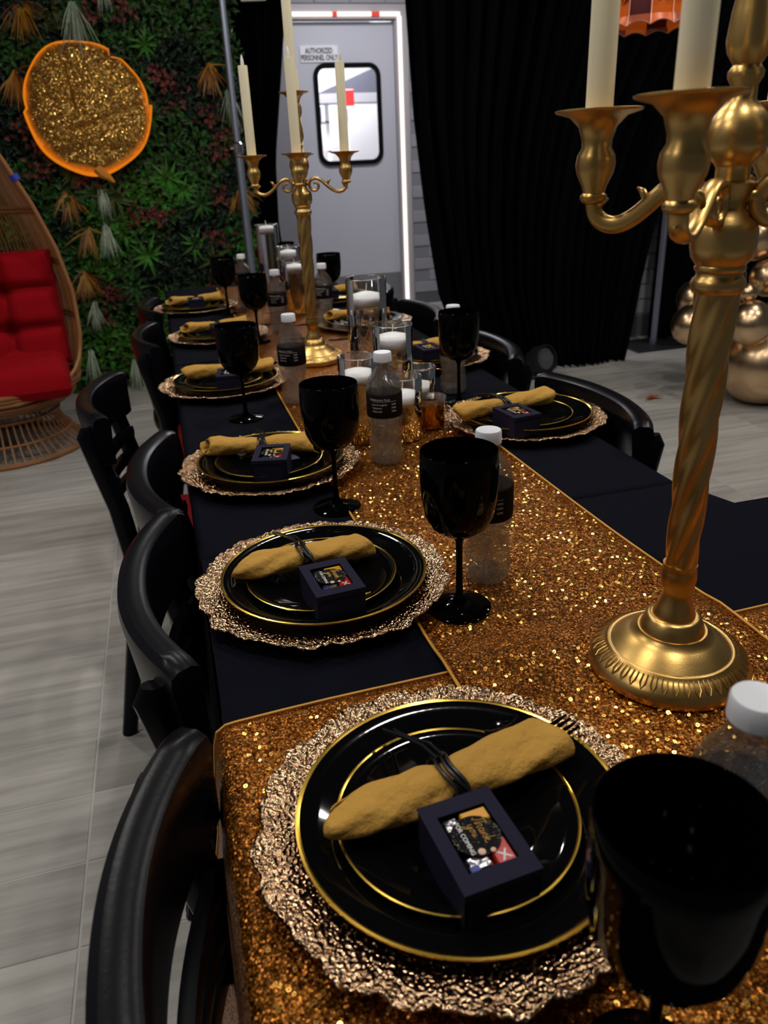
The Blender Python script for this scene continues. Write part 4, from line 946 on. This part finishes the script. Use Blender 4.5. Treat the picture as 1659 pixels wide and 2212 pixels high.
# ------------------------------------------------------------ water bottles
def make_bottle():
    b = empty('water_bottle'); rr = .0305
    pr = [(0, .003), (.018, .0), (.026, .001), (.0295, .006), (.0305, .014), (.0305, .022), (.0285, .028), (.0300, .034), (.0268, .042), (.0278, .048), (.0262, .056), (.0280, .062), (.0285, .070), (.0308, .078), (.0312, .084), (.0305, .088), (.0305, .128), (.0312, .132), (.0305, .140), (.026, .152), (.018, .164), (.0125, .171), (.0125, .176), (.0155, .178), (.0155, .180), (.0125, .181), (.0125, .190)]
    def fn(r, z, a):
        if z < .02: return (r * (1 - .06 * abs(math.sin(2.5 * a)) * (1 - z / .02)), z)
        if .03 < z < .075: return (r * (1 + .030 * math.sin(5 * a + z * 190) + .012 * math.sin(9 * a - z * 300)), z)
        return (r, z)
    MB().lathe_open(pr, 48, None, fn).build('bottle_body', M['pet'], b, sharp=0)
    wp = [(0, .0045)] + [(max(0, r - .0011), z + .0008) for r, z in pr[1:20] if z < .145] ; wp += [(.0265, .149), (0, .149)]
    MB().lathe(wp, 48, None, fn).build('water', M['bottle_water'], b, sharp=0)
    cp_ = [(.0, .197), (.0145, .197), (.0155, .1955), (.0158, .183), (.0158, .1815), (.0128, .1815)]
    def rib(r, z, a): return (r * (1 + (.012 * (math.sin(40 * a) > 0) if .182 < z < .1953 and r > .015 else 0)), z)
    MB().lathe(cp_, 80, None, rib).build('bottle_cap', M['cap'], b, sharp=50)
    MB().lathe_open([(.0309, .0875), (.0316, .0885), (.0316, .1275), (.0309, .1285)], 48).build('label', M['label'], b)
    def wrap(o, r, a0):
        for v in o.data.vertices: a = a0 + v.co.x / r; y = v.co.y; v.co = ((r + .0002 + v.co.z) * math.cos(a), (r + .0002 + v.co.z) * math.sin(a), y)
    for t, s, x, z, m_ in (('Celebration Facts', .0052, -.008, .121, 'print'), ('Love & Laughter', .0042, -.0085, .1125, 'print'), ('Happiness', .0042, -.0125, .1065, 'print'), ('Memories', .0042, -.0125, .1005, 'print'), ('100%', .0042, .017, .1125, 'print'), ('100%', .0042, .017, .1065, 'print'), ('100%', .0042, .017, .1005, 'print')):
        for turn in (-1.85, 1.3):
            o = text_mesh(t, s, 'label_print', M[m_], extrude=.0001); o.parent = b
            for v in o.data.vertices: v.co.x += x; v.co.y += z
            wrap(o, .0318, turn)
    ln_ = MB().grid(20, 2, lambda u, v: (-.02 + .042 * u, .1175 + .0005 * v, 0)); o = ln_.build('label_rule', M['print'], b, smooth=False); wrap(o, .0318, -1.85)
    return b
bot = Maker(make_bottle())
for x, y, z, rz, lab in ((.292, .288, TZ + .0085, 30, 'water bottle at right edge below the foreground candelabrum, only cap and shoulder showing'), (.340, .802, RT, -10, 'water bottle standing close behind the second goblet'), (.334, 1.252, RT, 0, 'water bottle with dark printed label in front of the floating candles'),
                         (.244, 1.70, RT, -8, 'water bottle left of the far candelabra base'), (.330, 2.51, RT, 10, 'water bottle with white cap behind the fifth goblet'), (.283, 3.07, RT, 0, 'farthest water bottle, left of the drape pole'),
                         (.495, 2.58, RT, 0, 'water bottle hidden behind the stem of the far candelabra'), (.604, 1.636, TZ + .0015, 0, 'water bottle behind the right-hand goblet')):
    bot((x, y, z), R(rz), lab, 'water bottle', 'water bottles')

# ------------------------------------------------------------ floating candles in cylinder vases
def make_vase(h, r=.0365, level=None, name='cylinder_vase'):
    v = empty(name); level = level or h - .05
    MB().lathe([(r - .0012, .012), (r - .001, h - .001), (r, h), (r + .0007, h - .001), (r + .0006, .001), (r - .002, 0), (0, 0)], 56).build('glass_wall', M['glass'], v, sharp=0)
    w_ = v.children[-1]; w_.data.polygons[0].use_smooth = True
    tor = MB().tube([((r - .0002) * math.cos(2 * math.pi * k / 56), (r - .0002) * math.sin(2 * math.pi * k / 56), h) for k in range(57)], .0011, 6, False); tor.build('glass_lip', M['glassbase'], v, sharp=0)
    MB().lathe([(0, .001), (r - .0035, .001), (r - .0022, .003), (r - .0022, .011), (0, .011)], 48).build('glass_base', M['glassbase'], v, sharp=60)
    MB().lathe([(0, .012), (r - .0026, .012), (r - .0026, level), (0, level)], 48).build('water', M['water'], v, sharp=60)
    return v
def make_fcandle():
    c = empty('floating_candle'); R_ = .0325
    MB().lathe([(0, 0), (.024, 0), (.0300, .004), (R_, .010), (R_, .018), (R_ - .0012, .0195), (.026, .0225), (.012, .0265), (.002, .0285), (0, .0285)], 48).build('wax_body', M['wax'], c, sharp=80)
    MB().tube([(0, 0, .028), (.0005, 0, .036), (.002, .001, .042)], .0008, 6).build('wick', M['wick'], c); return c
fc = Maker(make_fcandle())
vases = [(.413, 1.66, .265, .0435, .205, 'tallest cylinder vase of the near group, rear left', 'floating white candle in the tallest near vase'), (.413, 1.462, .200, .0390, .155, 'medium cylinder vase of the near group', 'floating white candle in the medium vase, centre of the group'),
         (.321, 1.385, .163, .0375, .112, 'cylinder vase left of the printed water bottle', 'floating white candle left of the printed bottle, wick up'), (.401, 1.366, .120, .0370, .066, 'short cylinder vase just right of the printed water bottle', 'floating white candle in the short vase right of the printed bottle'),
         (.478, 1.497, .100, .0330, .045, 'smallest cylinder vase at the right rear of the near group', 'floating white candle in the smallest vase, right rear'),
         (.422, 3.32, .280, .0460, .245, 'tallest cylinder vase of the far group, before the black drape', 'highest floating white candle, far left against the black drape'), (.448, 2.965, .222, .0450, .180, 'medium cylinder vase of the far group', 'upper of the two far floating candles left of the candelabra stem'),
         (.452, 2.865, .18, .0450, .140, 'shorter cylinder vase of the far group, by the candelabra stem', 'lower of the two far floating candles left of the candelabra stem')]
for x, y, h, r, lv, l1, l2 in vases:
    v = make_vase(h, r, lv); v.location = (x, y, RT); tag(v, 'clear ' + l1, 'vase', 'glass cylinder vases')
    o = fc((x, y, RT + lv - .0005), rnd.uniform(0, 3), l2, 'candle', 'floating candles')
    k_ = (r - .0028) / .0325; o.scale = (k_, k_, 1 + (k_ - 1) * .6)
tl = empty('glass_votive', (.4705, 1.408, RT)); tag(tl, 'short amber mirrored glass votive right of the floating candles', 'votive')
MB().lathe([(0, 0), (.026, 0), (.028, .004), (.0285, .048), (.0275, .048), (.027, .006), (0, .005)], 40).build('amber_body', M['mirror_amber'], tl, sharp=50)
def fl_(r, z, a): return (r * (1 + (.05 * abs(math.sin(6 * a)) if z > .055 else 0)), z)
MB().lathe_open([(.0280, .048), (.030, .056), (.031, .062), (.0285, .060), (.0265, .048)], 72, None, fl_).build('scalloped_rim', M['pet'], tl, sharp=0)

# ------------------------------------------------------------ candelabra
def make_candelabrum():
    c = empty('candelabrum'); g = M['gold']
    def rel(r, z, a):
        if .0145 < z < .0275 and r > .058: return (r + .0011 * max(-.6, math.sin(48 * a)) , z)
        return (r, z)
    MB().lathe([(0, 0), (.0785, 0), (.0800, .0015), (.0800, .007), (.0785, .010), (.0775, .0125), (.0755, .0150), (.0725, .0180), (.0695, .0205), (.0665, .0225), (.0630, .0245), (.0620, .0262), (.0600, .0268), (.0585, .0262), (.050, .0330), (.042, .0385), (.0345, .0425), (.0335, .0450), (.0315, .0450), (.0300, .0500), (.0265, .0580), (.0235, .0605), (.0215, .0605), (.0, .0605)], 96).build('base', g, c, sharp=60)
    # embossed leaf border on the shoulder of the base
    eb = MB()
    for k in range(44):
        a = 2 * math.pi * k / 44; Rm = Matrix.Rotation(a, 4, 'Z')
        def pt(r, t, z): return tuple(Rm @ Vector((r, t, z)))
        for s in (-1, 1): eb.tube([pt(.0645, s * .0022, .0252), pt(.0725, s * .0026, .0195), pt(.0765, 0, .0150)], [.0005, .0007, .0004], 5)
    stuff(eb.build('embossed_border', g, c))
    MB().lathe([(0, .0600), (.0205, .0600), (.0205, .063), (.0165, .072), (.0130, .083), (.0125, .088), (.0160, .094), (.0172, .103), (.0165, .111), (.0155, .114), (.0160, .1155), (.0160, .118), (0, .118)], 48).build('foot_collar', g, c, sharp=50)
    seg = 64; v = []; f = []; n = 70
    for i in range(n):
        z = .117 + (.377 - .117) * i / (n - 1); rr = .0150 + .0032 * i / (n - 1)
        for k in range(seg):
            a = 2 * math.pi * k / seg; ridge = .5 + .5 * math.cos(5 * a - z * 105); r_ = rr * (.88 + .16 * ridge ** .8)
            v.append((r_ * math.cos(a), r_ * math.sin(a), z))
    f = [(i * seg + k, i * seg + (k + 1) % seg, (i + 1) * seg + (k + 1) % seg, (i + 1) * seg + k) for i in range(n - 1) for k in range(seg)]
    MB().add(v, f).build('twisted_stem', g, c, sharp=0)
    MB().lathe([(0, .375), (.0195, .375), (.0212, .378), (.0222, .382), (.0208, .386), (.0185, .388), (.0180, .391), (.0200, .393), (.0205, .395), (.0195, .397), (.0240, .403), (.0258, .411), (.0258, .422), (.0240, .430), (.0185, .434), (.0175, .437), (.0145, .440), (.0140, .447), (.0180, .455), (.0190, .459), (.0130, .461), (.0130, .470), (.0150, .473), (.0215, .479), (.0245, .489), (.0235, .500), (.0165, .510), (.0100, .517), (.0098, .527), (.0128, .532), (.0128, .536), (.0098, .540), (.0150, .548), (.0168, .556), (.0150, .575), (.0112, .595), (.0120, .603), (.0160, .612), (.0170, .619), (.0135, .628), (0, .63)], 48).build('stem_top', g, c, sharp=50)
    def cup(x, y, z, name='candle_cup'):
        T = Matrix.Translation((x, y, z))
        MB().lathe([(0, -.072), (.0095, -.072), (.0115, -.069), (.0115, -.066), (.0092, -.064), (.0105, -.059), (.0158, -.048), (.0170, -.041), (.0160, -.034), (.0125, -.028), (.0128, -.022), (.0160, -.012), (.0240, -.004), (.0345, -.0012), (.0362, -.0002), (.0365, .0012), (.0350, .0016), (.0250, -.0005), (.0150, -.006), (.0122, -.010), (0, -.010)], 48, T).build(name, g, c, sharp=60)
    cup(0, 0, .652)
    for k in range(4):
        a = math.pi / 2 * k; Rm = Matrix.Rotation(a, 4, 'Z'); r0_ = .115
        cup(r0_ * math.cos(a), r0_ * math.sin(a), .517)
        pts = []; rad = []
        # spiral volute at the hub, S-curve out to the cup
        for t in np.linspace(0, 1, 26):
            th = math.pi * (-.55 + 2.2 * (1 - t)) ; rr = .004 + .0115 * t; pts.append((.036 + rr * math.cos(th) * .95, 0, .441 + rr * math.sin(th))); rad.append(.0026 + .0022 * t)
        # leave the volute over its top
        pts2 = [(.030, 0, .4575), (.040, 0, .4600), (.052, 0, .4545), (.064, 0, .4440), (.078, 0, .4330), (.092, 0, .4270), (.104, 0, .4285), (.112, 0, .4350), (.115, 0, .4460)]
        vol = MB(); P3 = [tuple(Rm @ Vector(p)) for p in pts]
        sp_pts = []
        for t in np.linspace(0, 1, 34):
            th = math.pi * (.62 + 2.1 * t); rr = .0165 * (1 - .72 * t); sp_pts.append((.0355 + rr * math.cos(th), 0, .4435 + rr * math.sin(th)))
        full = pts2[::-1][:-1] + sp_pts
        # smooth
        q = []; PP = [Vector(p) for p in full]
        for i in range(len(PP) - 1):
            A, B, C_, D_ = PP[max(i - 1, 0)], PP[i], PP[i + 1], PP[min(i + 2, len(PP) - 1)]
            for kk in range(3):
                t = kk / 3; q.append(.5 * ((2 * B) + (C_ - A) * t + (2 * A - 5 * B + 4 * C_ - D_) * t * t + (3 * B - A - 3 * C_ + D_) * t ** 3))
        q.append(PP[-1]); nq = len(q)
        vol.tube([tuple(Rm @ p) for p in q], [.0044 - .0018 * i / nq for i in range(nq)], 12, True, 1.75)
        vol.tube([tuple(Rm @ Vector(p)) for p in ((.0125, 0, .448), (.022, 0, .450))], .005, 8)
        for (x, z, dx, dz) in ((.066, .449, .010, .008), (.108, .437, .012, -.002), (.111, .444, -.010, .004)):
            vol.tube([tuple(Rm @ Vector((x, 0, z - .004))), tuple(Rm @ Vector((x + dx * .5, 0, z + dz * .6))), tuple(Rm @ Vector((x + dx, 0, z + dz)))], [.004, .003, .001], 6)
        vol.build('arm', g, c, sharp=0)
    return c
def make_taper(h):
    t = empty('taper_candle')
    MB().lathe([(0, 0), (.0112, 0), (.0114, .01), (.0112, h - .002), (.0107, h), (.0085, h - .001), (.007, h - .005), (0, h - .005)], 32).build('wax_body', M['taper'], t, sharp=50)
    MB().lathe([(0, h - .005), (.0028, h - .004), (.0042, h + .004), (.0034, h + .013), (.0014, h + .021), (0, h + .024)], 12, Matrix.Translation((0, 0, h)) @ Matrix.Rotation(R(-9), 4, 'Y') @ Matrix.Translation((0, 0, -h))).build('flame_tip', M['flame'], t, sharp=0)
    return t
cand = Maker(make_candelabrum()); tap = Maker(make_taper(.205))
for (x, y, rot, z, lab, w_) in ((.441, .560, 36, TZ + .0082, 'tall gold candelabrum with twisted stem in the right foreground', 'foreground'), (.362, 2.078, -12, RT, 'gold five-light candelabrum with scrolled arms in the middle distance', 'far')):
    o = cand((x, y, z), R(rot), lab, 'candelabrum', 'gold candelabra')
    for k, nm in enumerate(('right', 'back', 'left', 'front')):
        a = R(rot) + math.pi / 2 * k
        tap((x + .115 * math.cos(a), y + .115 * math.sin(a), z + .507), rnd.uniform(0, 6), 'ivory taper candle in the %s cup of the %s candelabrum' % (nm, w_), 'candle', 'ivory taper candles')
    tap((x, y, z + .642), 0, 'ivory taper candle in the raised centre cup of the %s candelabrum' % w_, 'candle', 'ivory taper candles')
